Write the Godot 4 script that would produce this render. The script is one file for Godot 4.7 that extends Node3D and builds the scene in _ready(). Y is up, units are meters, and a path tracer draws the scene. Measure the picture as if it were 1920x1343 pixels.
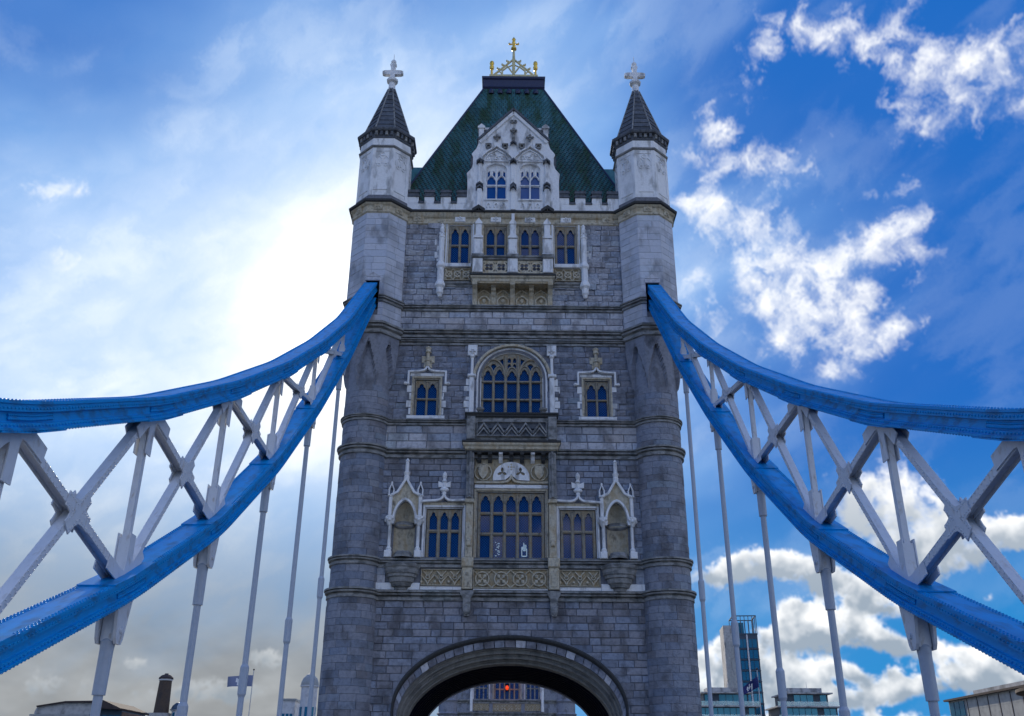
extends Node3D
# A bridge tower seen from the road: camera, sky and sun first, then deck and river, tower, chains, hangers, far tower, city.

const CHAIN_X := 7.65
const NODE_Z := [47.0, 42.0, 37.0, 32.1, 27.15, 22.3, 17.35, 12.4, 7.4, 1.0]
const TOP_Y := [2.55, 3.55, 4.95, 6.65, 8.75, 11.2, 14.0, 17.15, 20.7, 26.12]
const LOW_Y := [-0.35, 0.35, 1.45, 3.0, 5.05, 7.5, 10.75, 14.6, 18.95, 25.2]

var M := {}
var rng := RandomNumberGenerator.new()
var taken := {}

# ---------------------------------------------------------------- geometry collector
class G:
	var v := PackedVector3Array()
	var n := PackedVector3Array()
	var c := PackedColorArray()
	var T := Transform3D()
	var flip := false
	var col := Color(1, 1, 1)

	func at(t: Transform3D) -> G:
		T = t
		flip = t.basis.determinant() < 0.0
		return self

	func side(s: float, x := 0.0, y := 0.0, z := 0.0) -> G:
		return at(Transform3D(Basis.from_scale(Vector3(s, 1, 1)), Vector3(x * s, y, z)))

	func tri(a: Vector3, b: Vector3, d: Vector3) -> void:
		a = T * a
		b = T * b
		d = T * d
		if flip:
			var k := b
			b = d
			d = k
		var m := (b - a).cross(d - a)
		if m.length_squared() < 1e-14:
			return
		m = m.normalized()
		v.append(a)
		v.append(d)
		v.append(b)
		for i in 3:
			n.append(m)
			c.append(col)

	func quad(a: Vector3, b: Vector3, d: Vector3, e: Vector3) -> void:
		tri(a, b, d)
		tri(a, d, e)

	# smooth quad: a normal for each corner
	func squad(a: Vector3, b: Vector3, d: Vector3, e: Vector3, na: Vector3, nb: Vector3, nd: Vector3, ne: Vector3) -> void:
		var p := [T * a, T * b, T * d, T * e]
		var q := [(T.basis * na).normalized(), (T.basis * nb).normalized(), (T.basis * nd).normalized(), (T.basis * ne).normalized()]
		var order := [0, 1, 2, 0, 2, 3] if flip else [0, 2, 1, 0, 3, 2]
		for i in order:
			v.append(p[i])
			n.append(q[i])
			c.append(col)

	func box(x0: float, x1: float, y0: float, y1: float, z0: float, z1: float) -> void:
		quad(Vector3(x0, y0, z1), Vector3(x1, y0, z1), Vector3(x1, y1, z1), Vector3(x0, y1, z1))
		quad(Vector3(x1, y0, z0), Vector3(x0, y0, z0), Vector3(x0, y1, z0), Vector3(x1, y1, z0))
		quad(Vector3(x0, y0, z0), Vector3(x0, y0, z1), Vector3(x0, y1, z1), Vector3(x0, y1, z0))
		quad(Vector3(x1, y0, z1), Vector3(x1, y0, z0), Vector3(x1, y1, z0), Vector3(x1, y1, z1))
		quad(Vector3(x0, y1, z1), Vector3(x1, y1, z1), Vector3(x1, y1, z0), Vector3(x0, y1, z0))
		quad(Vector3(x0, y0, z0), Vector3(x1, y0, z0), Vector3(x1, y0, z1), Vector3(x0, y0, z1))

	# a box whose front edges are chamfered; no back face
	func block(x0: float, x1: float, y0: float, y1: float, z0: float, z1: float, k: float) -> void:
		var zc := z1 - k
		var o := [Vector2(x0, y0), Vector2(x1, y0), Vector2(x1, y1), Vector2(x0, y1)]
		var f := [Vector2(x0 + k, y0 + k), Vector2(x1 - k, y0 + k), Vector2(x1 - k, y1 - k), Vector2(x0 + k, y1 - k)]
		for i in 4:
			var j := (i + 1) % 4
			quad(Vector3(o[i].x, o[i].y, z0), Vector3(o[j].x, o[j].y, z0), Vector3(o[j].x, o[j].y, zc), Vector3(o[i].x, o[i].y, zc))
			quad(Vector3(o[i].x, o[i].y, zc), Vector3(o[j].x, o[j].y, zc), Vector3(f[j].x, f[j].y, z1), Vector3(f[i].x, f[i].y, z1))
		quad(Vector3(f[0].x, f[0].y, z1), Vector3(f[1].x, f[1].y, z1), Vector3(f[2].x, f[2].y, z1), Vector3(f[3].x, f[3].y, z1))

	static func ccw(p: PackedVector2Array) -> PackedVector2Array:
		var a := 0.0
		for i in p.size():
			a += p[i].cross(p[(i + 1) % p.size()])
		if a < 0.0:
			var r := p.duplicate()
			r.reverse()
			return r
		return p

	func flat(poly: PackedVector2Array, z: float) -> void:
		var idx := Geometry2D.triangulate_polygon(poly)
		for i in range(0, idx.size(), 3):
			var a := poly[idx[i]]
			var b := poly[idx[i + 1]]
			var d := poly[idx[i + 2]]
			if (b - a).cross(d - a) < 0.0:
				var k := b
				b = d
				d = k
			tri(Vector3(a.x, a.y, z), Vector3(b.x, b.y, z), Vector3(d.x, d.y, z))

	func walls(poly: PackedVector2Array, z0: float, z1: float, inward := false) -> void:
		for i in poly.size():
			var a := poly[i]
			var b := poly[(i + 1) % poly.size()]
			if inward:
				quad(Vector3(b.x, b.y, z0), Vector3(a.x, a.y, z0), Vector3(a.x, a.y, z1), Vector3(b.x, b.y, z1))
			else:
				quad(Vector3(a.x, a.y, z0), Vector3(b.x, b.y, z0), Vector3(b.x, b.y, z1), Vector3(a.x, a.y, z1))

	func prism(points: PackedVector2Array, z0: float, z1: float, back := false) -> void:
		var poly := ccw(points)
		flat(poly, z1)
		walls(poly, z0, z1)
		if back:
			var idx := Geometry2D.triangulate_polygon(poly)
			for i in range(0, idx.size(), 3):
				var a := poly[idx[i]]
				var b := poly[idx[i + 1]]
				var d := poly[idx[i + 2]]
				if (b - a).cross(d - a) < 0.0:
					var k := b
					b = d
					d = k
				tri(Vector3(a.x, a.y, z0), Vector3(d.x, d.y, z0), Vector3(b.x, b.y, z0))

	# a plate with real holes: front face in strips, reveals round the holes
	func plate(points: PackedVector2Array, holes: Array, zb: float, zf: float, strip := 0.25) -> void:
		var outline := ccw(points)
		var y0 := 1e9
		var y1 := -1e9
		var x0 := 1e9
		var x1 := -1e9
		for p in outline:
			y0 = minf(y0, p.y)
			y1 = maxf(y1, p.y)
			x0 = minf(x0, p.x)
			x1 = maxf(x1, p.x)
		var y := y0
		while y < y1 - 1e-4:
			var t := minf(y + strip, y1)
			var list: Array = Geometry2D.intersect_polygons(PackedVector2Array([Vector2(x0 - 1, y), Vector2(x1 + 1, y), Vector2(x1 + 1, t), Vector2(x0 - 1, t)]), outline)
			for h in holes:
				var lo := 1e9
				var hi := -1e9
				for p in h:
					lo = minf(lo, p.y)
					hi = maxf(hi, p.y)
				if hi <= y or lo >= t:
					continue
				var left := []
				for q in list:
					left.append_array(Geometry2D.clip_polygons(q, h))
				list = left
			for q in list:
				if q.size() > 2:
					flat(ccw(q), zf)
			y = t
		walls(outline, zb, zf)
		for h in holes:
			walls(ccw(h), zb, zf, true)

	# a moulding along a polyline in the xy plane
	func bar(pts: PackedVector2Array, w: float, z0: float, z1: float, closed := false, k := 0.3) -> void:
		var m := pts.size()
		var L := PackedVector2Array()
		var R := PackedVector2Array()
		for i in m:
			var a := pts[(i - 1 + m) % m] if (closed or i > 0) else pts[i]
			var b := pts[(i + 1) % m] if (closed or i < m - 1) else pts[i]
			var d1 := (pts[i] - a).normalized()
			var d2 := (b - pts[i]).normalized()
			if d1 == Vector2.ZERO:
				d1 = d2
			if d2 == Vector2.ZERO:
				d2 = d1
			var t := (d1 + d2).normalized()
			if t == Vector2.ZERO:
				t = d1
			var q := Vector2(-t.y, t.x) / maxf(0.45, t.dot(d1))
			L.append(q)
			R.append(pts[i])
		var segs := m if closed else m - 1
		for i in segs:
			var j := (i + 1) % m
			var a0 := R[i] + L[i] * w * 0.5
			var b0 := R[j] + L[j] * w * 0.5
			var a1 := R[i] - L[i] * w * 0.5
			var b1 := R[j] - L[j] * w * 0.5
			var f := 1.0 - k
			var c0 := R[i] + L[i] * w * 0.5 * f
			var e0 := R[j] + L[j] * w * 0.5 * f
			var c1 := R[i] - L[i] * w * 0.5 * f
			var e1 := R[j] - L[j] * w * 0.5 * f
			var zm := z1 - w * 0.5 * k
			quad(Vector3(c1.x, c1.y, z1), Vector3(e1.x, e1.y, z1), Vector3(e0.x, e0.y, z1), Vector3(c0.x, c0.y, z1))
			quad(Vector3(a1.x, a1.y, zm), Vector3(b1.x, b1.y, zm), Vector3(e1.x, e1.y, z1), Vector3(c1.x, c1.y, z1))
			quad(Vector3(c0.x, c0.y, z1), Vector3(e0.x, e0.y, z1), Vector3(b0.x, b0.y, zm), Vector3(a0.x, a0.y, zm))
			quad(Vector3(a1.x, a1.y, z0), Vector3(b1.x, b1.y, z0), Vector3(b1.x, b1.y, zm), Vector3(a1.x, a1.y, zm))
			quad(Vector3(a0.x, a0.y, zm), Vector3(b0.x, b0.y, zm), Vector3(b0.x, b0.y, z0), Vector3(a0.x, a0.y, z0))
		if not closed:
			for i in [0, m - 1]:
				var p := R[i] + L[i] * w * 0.5
				var q := R[i] - L[i] * w * 0.5
				if i == 0:
					quad(Vector3(p.x, p.y, z0), Vector3(q.x, q.y, z0), Vector3(q.x, q.y, z1), Vector3(p.x, p.y, z1))
				else:
					quad(Vector3(q.x, q.y, z0), Vector3(p.x, p.y, z0), Vector3(p.x, p.y, z1), Vector3(q.x, q.y, z1))

	# a turned shape: profile of (radius, y) from bottom to top
	func lathe(x: float, z: float, prof: Array, seg := 16, a0 := 0.0, a1 := TAU, smooth := true) -> void:
		for i in prof.size() - 1:
			var p: Vector2 = prof[i]
			var q: Vector2 = prof[i + 1]
			var s := (q - p).normalized()
			for k in seg:
				var t0 := a0 + (a1 - a0) * k / seg
				var t1 := a0 + (a1 - a0) * (k + 1) / seg
				var d0 := Vector3(sin(t0), 0, cos(t0))
				var d1 := Vector3(sin(t1), 0, cos(t1))
				var o := Vector3(x, 0, z)
				var pa := o + d0 * p.x + Vector3(0, p.y, 0)
				var pb := o + d1 * p.x + Vector3(0, p.y, 0)
				var qa := o + d0 * q.x + Vector3(0, q.y, 0)
				var qb := o + d1 * q.x + Vector3(0, q.y, 0)
				if smooth:
					var n0 := d0 * s.y - Vector3(0, s.x, 0)
					var n1 := d1 * s.y - Vector3(0, s.x, 0)
					squad(pa, pb, qb, qa, n0, n1, n1, n0)
				else:
					quad(pa, pb, qb, qa)

	func tube(a: Vector3, b: Vector3, r0: float, r1: float, seg := 10, caps := true) -> void:
		var d := (b - a).normalized()
		var u := d.cross(Vector3(0, 0, 1) if absf(d.z) < 0.9 else Vector3(1, 0, 0)).normalized()
		var w := d.cross(u)
		for k in seg:
			var t0 := TAU * k / seg
			var t1 := TAU * (k + 1) / seg
			var e0 := u * cos(t0) + w * sin(t0)
			var e1 := u * cos(t1) + w * sin(t1)
			squad(a + e0 * r0, a + e1 * r0, b + e1 * r1, b + e0 * r1, e0, e1, e1, e0)
			if caps:
				tri(b, b + e0 * r1, b + e1 * r1)
				tri(a, a + e1 * r0, a + e0 * r0)

	func beam(a: Vector3, b: Vector3, up: Vector3, w: float, h: float) -> void:
		var d := (b - a).normalized()
		var r := d.cross(up).normalized() * w * 0.5
		var u := r.cross(d).normalized() * h * 0.5
		var p := [a - r - u, a + r - u, a + r + u, a - r + u]
		var q := [b - r - u, b + r - u, b + r + u, b - r + u]
		for i in 4:
			var j := (i + 1) % 4
			quad(p[j], p[i], q[i], q[j])
		quad(q[3], q[2], q[1], q[0])
		quad(p[0], p[1], p[2], p[3])

	# a moulding along a plan path of (x, z); the outside lies to the right of the direction of travel when z points down the page
	func band(path: Array, prof: Array, closed := false) -> void:
		var m := path.size()
		var out := []
		for i in m:
			var a: Vector2 = path[(i - 1 + m) % m] if (closed or i > 0) else path[i]
			var b: Vector2 = path[(i + 1) % m] if (closed or i < m - 1) else path[i]
			var p: Vector2 = path[i]
			var d1 := (p - a).normalized()
			var d2 := (b - p).normalized()
			if d1 == Vector2.ZERO:
				d1 = d2
			if d2 == Vector2.ZERO:
				d2 = d1
			var t := (d1 + d2).normalized()
			out.append(Vector2(-t.y, t.x) / maxf(0.3, t.dot(d1)))
		for i in (m if closed else m - 1):
			var j := (i + 1) % m
			for k in prof.size() - 1:
				var p: Vector2 = prof[k]
				var q: Vector2 = prof[k + 1]
				var a: Vector2 = path[i] + out[i] * p.x
				var b: Vector2 = path[j] + out[j] * p.x
				var e: Vector2 = path[j] + out[j] * q.x
				var f: Vector2 = path[i] + out[i] * q.x
				quad(Vector3(a.x, p.y, a.y), Vector3(b.x, p.y, b.y), Vector3(e.x, q.y, e.y), Vector3(f.x, q.y, f.y))

	func ball(o: Vector3, r: Vector3, seg := 8) -> void:
		var rows := maxi(4, seg / 2)
		for i in rows:
			var p0 := -PI / 2 + PI * i / rows
			var p1 := -PI / 2 + PI * (i + 1) / rows
			for k in seg:
				var t0 := TAU * k / seg
				var t1 := TAU * (k + 1) / seg
				var e := [Vector3(sin(t0) * cos(p0), sin(p0), cos(t0) * cos(p0)), Vector3(sin(t1) * cos(p0), sin(p0), cos(t1) * cos(p0)), Vector3(sin(t1) * cos(p1), sin(p1), cos(t1) * cos(p1)), Vector3(sin(t0) * cos(p1), sin(p1), cos(t0) * cos(p1))]
				squad(o + e[0] * r, o + e[1] * r, o + e[2] * r, o + e[3] * r, e[0] / r, e[1] / r, e[2] / r, e[3] / r)

	func mesh() -> ArrayMesh:
		var a := []
		a.resize(Mesh.ARRAY_MAX)
		a[Mesh.ARRAY_VERTEX] = v
		a[Mesh.ARRAY_NORMAL] = n
		a[Mesh.ARRAY_COLOR] = c
		var m := ArrayMesh.new()
		if v.size() > 2:
			m.add_surface_from_arrays(Mesh.PRIMITIVE_TRIANGLES, a)
		return m

func rect(x0: float, x1: float, y0: float, y1: float) -> PackedVector2Array:
	return PackedVector2Array([Vector2(x0, y0), Vector2(x1, y0), Vector2(x1, y1), Vector2(x0, y1)])

func part(called: String, g: G, m: Material, parent: Node) -> MeshInstance3D:
	var o := MeshInstance3D.new()
	o.name = called
	o.mesh = g.mesh()
	o.material_override = m
	parent.add_child(o, true)
	return o

func numbered(called: String) -> String:
	var k: int = taken.get(called, 0)
	taken[called] = k + 1
	return called if k == 0 else "%s_%03d" % [called, k]

func thing(called: String, label: String, category: String, at := Vector3.ZERO, group := "") -> Node3D:
	var o := Node3D.new()
	o.name = numbered(called)
	o.position = at
	o.set_meta("label", label)
	o.set_meta("category", category)
	if group:
		o.set_meta("group", group)
	add_child(o)
	return o

func structure(called: String, g: G, m: Material) -> MeshInstance3D:
	var o := part(called, g, m, self)
	o.set_meta("kind", "structure")
	return o

func holder(called: String, parent: Node) -> Node3D:
	var o := Node3D.new()
	o.name = called
	parent.add_child(o, true)
	return o

# ---------------------------------------------------------------- materials
func lin(r: float, g: float, b: float) -> Color:
	return Color(r, g, b).linear_to_srgb()

func noise_tex(sd: int, freq: float, oct: int, stops: Array, size := 512, bump := false) -> NoiseTexture2D:
	var f := FastNoiseLite.new()
	f.seed = sd
	f.noise_type = FastNoiseLite.TYPE_SIMPLEX_SMOOTH
	f.frequency = freq
	f.fractal_octaves = oct
	f.fractal_gain = 0.55
	var t := NoiseTexture2D.new()
	t.width = size
	t.height = size
	t.seamless = true
	t.seamless_blend_skirt = 0.25
	t.noise = f
	if not bump and stops.size():
		var r := Gradient.new()
		r.offsets = PackedFloat32Array()
		r.colors = PackedColorArray()
		var o := PackedFloat32Array()
		var k := PackedColorArray()
		for s in stops:
			o.append(s[0])
			var q: Color = s[1].linear_to_srgb()
			q.a = s[1].a
			k.append(q)
		r.offsets = o
		r.colors = k
		t.color_ramp = r
	return t

func stone(c: Color, grain: NoiseTexture2D, tile: float, bump: NoiseTexture2D, relief: float, stain: NoiseTexture2D = null, stain_scale := Vector3(0.2, 0.2, 0.2)) -> StandardMaterial3D:
	var m := StandardMaterial3D.new()
	m.albedo_color = c.linear_to_srgb()
	m.vertex_color_use_as_albedo = true
	m.albedo_texture = grain
	m.uv1_triplanar = true
	m.uv1_world_triplanar = true
	m.uv1_scale = Vector3.ONE * tile
	m.roughness = 0.88
	m.metallic_specular = 0.35
	if relief > 0.0:
		m.heightmap_enabled = true
		m.heightmap_texture = bump
		m.heightmap_scale = relief
	if stain:
		m.detail_enabled = true
		m.detail_albedo = stain
		m.detail_blend_mode = BaseMaterial3D.BLEND_MODE_MIX
		m.detail_uv_layer = BaseMaterial3D.DETAIL_UV_2
		m.uv2_triplanar = true
		m.uv2_world_triplanar = true
		m.uv2_scale = stain_scale
	return m

func paint(c: Color, rough: float, grain: NoiseTexture2D = null, tile := 0.3, dirt: NoiseTexture2D = null, dirt_scale := Vector3(0.3, 0.1, 0.3)) -> StandardMaterial3D:
	var m := StandardMaterial3D.new()
	m.albedo_color = c.linear_to_srgb()
	m.roughness = rough
	m.metallic_specular = 0.5
	if grain:
		m.albedo_texture = grain
		m.uv1_triplanar = true
		m.uv1_world_triplanar = true
		m.uv1_scale = Vector3.ONE * tile
	if dirt:
		m.detail_enabled = true
		m.detail_albedo = dirt
		m.detail_blend_mode = BaseMaterial3D.BLEND_MODE_MIX
		m.detail_uv_layer = BaseMaterial3D.DETAIL_UV_2
		m.uv2_triplanar = true
		m.uv2_world_triplanar = true
		m.uv2_scale = dirt_scale
	return m

func lattice_texture() -> ImageTexture:
	var im := Image.create(128, 128, false, Image.FORMAT_RGB8)
	for y in 128:
		for x in 128:
			var a := absf(fposmod(float(x + y), 32.0) - 16.0)
			var b := absf(fposmod(float(x - y), 32.0) - 16.0)
			var k := 1.0 if minf(a, b) > 1.6 else 2.6
			im.set_pixel(x, y, Color(minf(0.36 * k, 1.0), minf(0.36 * k, 1.0), minf(0.36 * k, 1.0)))
	return ImageTexture.create_from_image(im)

func glass(c: Color, rough: float, tex: Texture2D) -> StandardMaterial3D:
	var m := StandardMaterial3D.new()
	m.albedo_color = c.linear_to_srgb()
	m.roughness = rough
	m.metallic_specular = 0.3
	if tex:
		m.albedo_texture = tex
		m.uv1_triplanar = true
		m.uv1_world_triplanar = true
		m.uv1_scale = Vector3.ONE * 1.9
	return m

func make_materials() -> void:
	var grain := noise_tex(3, 0.02, 5, [[0.0, Color(0.62, 0.62, 0.63)], [0.35, Color(0.86, 0.86, 0.87)], [0.6, Color(1.0, 1.0, 1.0)], [1.0, Color(1.16, 1.15, 1.12).clamp()]])
	var fine := noise_tex(11, 0.05, 5, [], 512, true)
	var rock := noise_tex(12, 0.018, 5, [], 512, true)
	var soot := noise_tex(21, 0.012, 5, [[0.0, Color(0.05, 0.05, 0.05, 0.0)], [0.52, Color(0.05, 0.05, 0.055, 0.0)], [0.68, Color(0.06, 0.06, 0.065, 0.4)], [1.0, Color(0.04, 0.04, 0.045, 0.8)]])
	var ochre := noise_tex(31, 0.012, 5, [[0.0, Color(0.30, 0.19, 0.08, 0.65)], [0.3, Color(0.36, 0.25, 0.12, 0.4)], [0.48, Color(0.4, 0.3, 0.15, 0.0)], [0.66, Color(0.06, 0.055, 0.05, 0.0)], [0.85, Color(0.06, 0.055, 0.05, 0.6)], [1.0, Color(0.04, 0.04, 0.04, 0.75)]])
	var crust := noise_tex(24, 0.012, 5, [[0.0, Color(0.035, 0.04, 0.04, 0.8)], [0.36, Color(0.04, 0.045, 0.045, 0.55)], [0.52, Color(0.05, 0.05, 0.05, 0.1)], [0.75, Color(0.05, 0.05, 0.05, 0.0)], [1.0, Color(0.05, 0.05, 0.05, 0.0)]])
	var faint := noise_tex(22, 0.012, 5, [[0.0, Color(0.05, 0.05, 0.05, 0.0)], [0.55, Color(0.07, 0.07, 0.07, 0.0)], [0.72, Color(0.09, 0.09, 0.085, 0.38)], [1.0, Color(0.06, 0.06, 0.06, 0.7)]])
	var pale_grain := noise_tex(4, 0.02, 5, [[0.0, Color(0.8, 0.8, 0.8)], [0.4, Color(0.94, 0.94, 0.94)], [1.0, Color(1, 1, 1)]])
	var rust := noise_tex(41, 0.015, 5, [[0.0, Color(0.2, 0.12, 0.05, 0.0)], [0.68, Color(0.24, 0.16, 0.08, 0.0)], [0.8, Color(0.3, 0.22, 0.12, 0.3)], [1.0, Color(0.16, 0.09, 0.04, 0.7)]])
	var grime := noise_tex(43, 0.012, 5, [[0.0, Color(0.02, 0.03, 0.05, 0.7)], [0.34, Color(0.04, 0.06, 0.09, 0.3)], [0.5, Color(0.05, 0.06, 0.09, 0.0)], [1.0, Color(0.05, 0.06, 0.09, 0.0)]])
	M.granite = stone(Color(0.265, 0.286, 0.345), grain, 0.45, fine, 2.0, soot, Vector3(0.13, 0.09, 0.13))
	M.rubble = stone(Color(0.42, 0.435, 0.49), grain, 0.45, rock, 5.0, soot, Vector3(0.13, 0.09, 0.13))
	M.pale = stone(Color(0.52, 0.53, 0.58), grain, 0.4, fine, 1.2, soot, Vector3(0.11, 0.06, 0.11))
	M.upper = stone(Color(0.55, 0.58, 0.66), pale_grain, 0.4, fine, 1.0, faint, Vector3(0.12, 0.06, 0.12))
	M.mortar = stone(Color(0.185, 0.195, 0.225), grain, 0.5, fine, 1.0)
	M.band = stone(Color(0.31, 0.315, 0.315), grain, 0.4, fine, 1.5, crust, Vector3(0.2, 0.35, 0.2))
	M.dark = stone(Color(0.06, 0.063, 0.066), grain, 0.5, fine, 2.0, null)
	M.white = stone(Color(0.80, 0.815, 0.84), pale_grain, 0.3, fine, 1.0, faint, Vector3(0.22, 0.07, 0.22))
	M.carved = stone(Color(0.56, 0.515, 0.41), grain, 0.5, fine, 2.0, ochre, Vector3(0.3, 0.16, 0.3))
	M.ochre = stone(Color(0.40, 0.345, 0.245), grain, 0.5, fine, 2.0, ochre, Vector3(0.4, 0.2, 0.4))
	M.mullion = stone(Color(0.30, 0.28, 0.235), grain, 0.5, fine, 2.0, ochre, Vector3(0.35, 0.2, 0.35))
	M.spire = stone(Color(0.125, 0.14, 0.165), grain, 0.6, fine, 2.0, soot, Vector3(0.4, 0.25, 0.4))
	M.archstone = stone(Color(0.31, 0.31, 0.30), grain, 0.4, fine, 2.0, soot, Vector3(0.2, 0.2, 0.2))
	var slate := noise_tex(51, 0.02, 4, [[0.0, Color(0.5, 0.5, 0.5)], [0.5, Color(0.9, 0.9, 0.9)], [1.0, Color(1, 1, 1)]])
	var moss := noise_tex(53, 0.012, 5, [[0.0, Color(0.02, 0.05, 0.008, 0.95)], [0.4, Color(0.025, 0.06, 0.012, 0.7)], [0.5, Color(0.03, 0.06, 0.02, 0.0)], [0.62, Color(0.06, 0.2, 0.25, 0.0)], [0.8, Color(0.10, 0.25, 0.30, 0.45)], [1.0, Color(0.14, 0.3, 0.36, 0.6)]])
	M.slate = stone(Color(0.05, 0.16, 0.17), slate, 0.8, fine, 1.0, moss, Vector3(0.16, 0.045, 0.16))
	M.slate.roughness = 0.6
	M.lead = paint(Color(0.012, 0.022, 0.075), 0.5, grain, 0.6)
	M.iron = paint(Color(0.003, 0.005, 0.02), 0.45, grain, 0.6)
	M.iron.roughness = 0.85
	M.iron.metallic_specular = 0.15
	M.gold = paint(Color(0.78, 0.52, 0.10), 0.35)
	M.gold.metallic = 0.75
	M.gilt = paint(Color(0.62, 0.56, 0.30), 0.45, grain, 0.8)
	M.blue = paint(Color(0.0, 0.29, 0.72), 0.42, pale_grain, 0.35, grime, Vector3(0.5, 0.5, 0.18))
	M.blue.metallic_specular = 0.3
	M.truss = paint(Color(0.62, 0.66, 0.73), 0.45, pale_grain, 0.4, rust, Vector3(0.5, 0.25, 0.5))
	M.rod = paint(Color(0.38, 0.44, 0.54), 0.42, pale_grain, 0.5)
	var lat := lattice_texture()
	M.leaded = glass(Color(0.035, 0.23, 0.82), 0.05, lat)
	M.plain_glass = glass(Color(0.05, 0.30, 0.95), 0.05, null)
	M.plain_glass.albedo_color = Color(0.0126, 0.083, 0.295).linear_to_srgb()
	M.asphalt = paint(Color(0.05, 0.05, 0.052), 0.9, grain, 0.3)
	M.paving = paint(Color(0.3, 0.29, 0.28), 0.85, grain, 0.3)
	M.water = paint(Color(0.05, 0.06, 0.05), 0.15)
	M.bank = paint(Color(0.2, 0.2, 0.18), 0.95, grain, 0.02)
	M.brick_dark = stone(Color(0.10, 0.075, 0.06), grain, 0.4, fine, 2.0, soot, Vector3(0.1, 0.1, 0.1))
	M.brick = stone(Color(0.22, 0.15, 0.12), grain, 0.2, fine, 2.0)
	M.concrete = stone(Color(0.45, 0.45, 0.45), grain, 0.1, fine, 1.0, soot, Vector3(0.05, 0.03, 0.05))
	M.render_white = stone(Color(0.62, 0.63, 0.66), grain, 0.1, fine, 1.0)
	M.cladding = paint(Color(0.34, 0.35, 0.35), 0.5, grain, 0.08)
	M.roof_dark = paint(Color(0.06, 0.045, 0.045), 0.95, grain, 0.1)
	M.city_glass = glass(Color(0.02, 0.14, 0.24), 0.08, null)
	M.city_glass.metallic = 0.3
	M.city_frame = paint(Color(0.03, 0.06, 0.10), 0.5)
	M.clear = StandardMaterial3D.new()
	M.clear.albedo_color = Color(0.55, 0.8, 0.85, 0.3)
	M.clear.transparency = BaseMaterial3D.TRANSPARENCY_ALPHA
	M.clear.roughness = 0.05
	M.flag_navy = paint(Color(0.01, 0.02, 0.13), 0.8)
	M.flag_pale = paint(Color(0.20, 0.23, 0.36), 0.8)
	M.flag_white = paint(Color(0.75, 0.76, 0.8), 0.8)
	M.pole = paint(Color(0.5, 0.5, 0.52), 0.4)
	M.reflection_white = paint(Color(0.5, 0.56, 0.62), 0.5)  # glowing white for the reflections painted on the main window
	M.reflection_white.emission_enabled = true
	M.reflection_white.emission = Color(0.75, 0.92, 1.0)
	M.reflection_white.emission_energy_multiplier = 0.15
	M.lit_red = paint(Color(0.5, 0.08, 0.02), 0.4)
	M.lit_red.emission_enabled = true
	M.lit_red.emission = Color(1.0, 0.3, 0.06)
	M.lit_red.emission_energy_multiplier = 0.45

# ---------------------------------------------------------------- sky, sun, camera
const SUN_AZ := -10.6
const SUN_EL := 26.2

func towards(az: float, el: float) -> Vector3:
	var a := deg_to_rad(az)
	var e := deg_to_rad(el)
	return Vector3(sin(a) * cos(e), sin(e), -cos(a) * cos(e))

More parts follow.
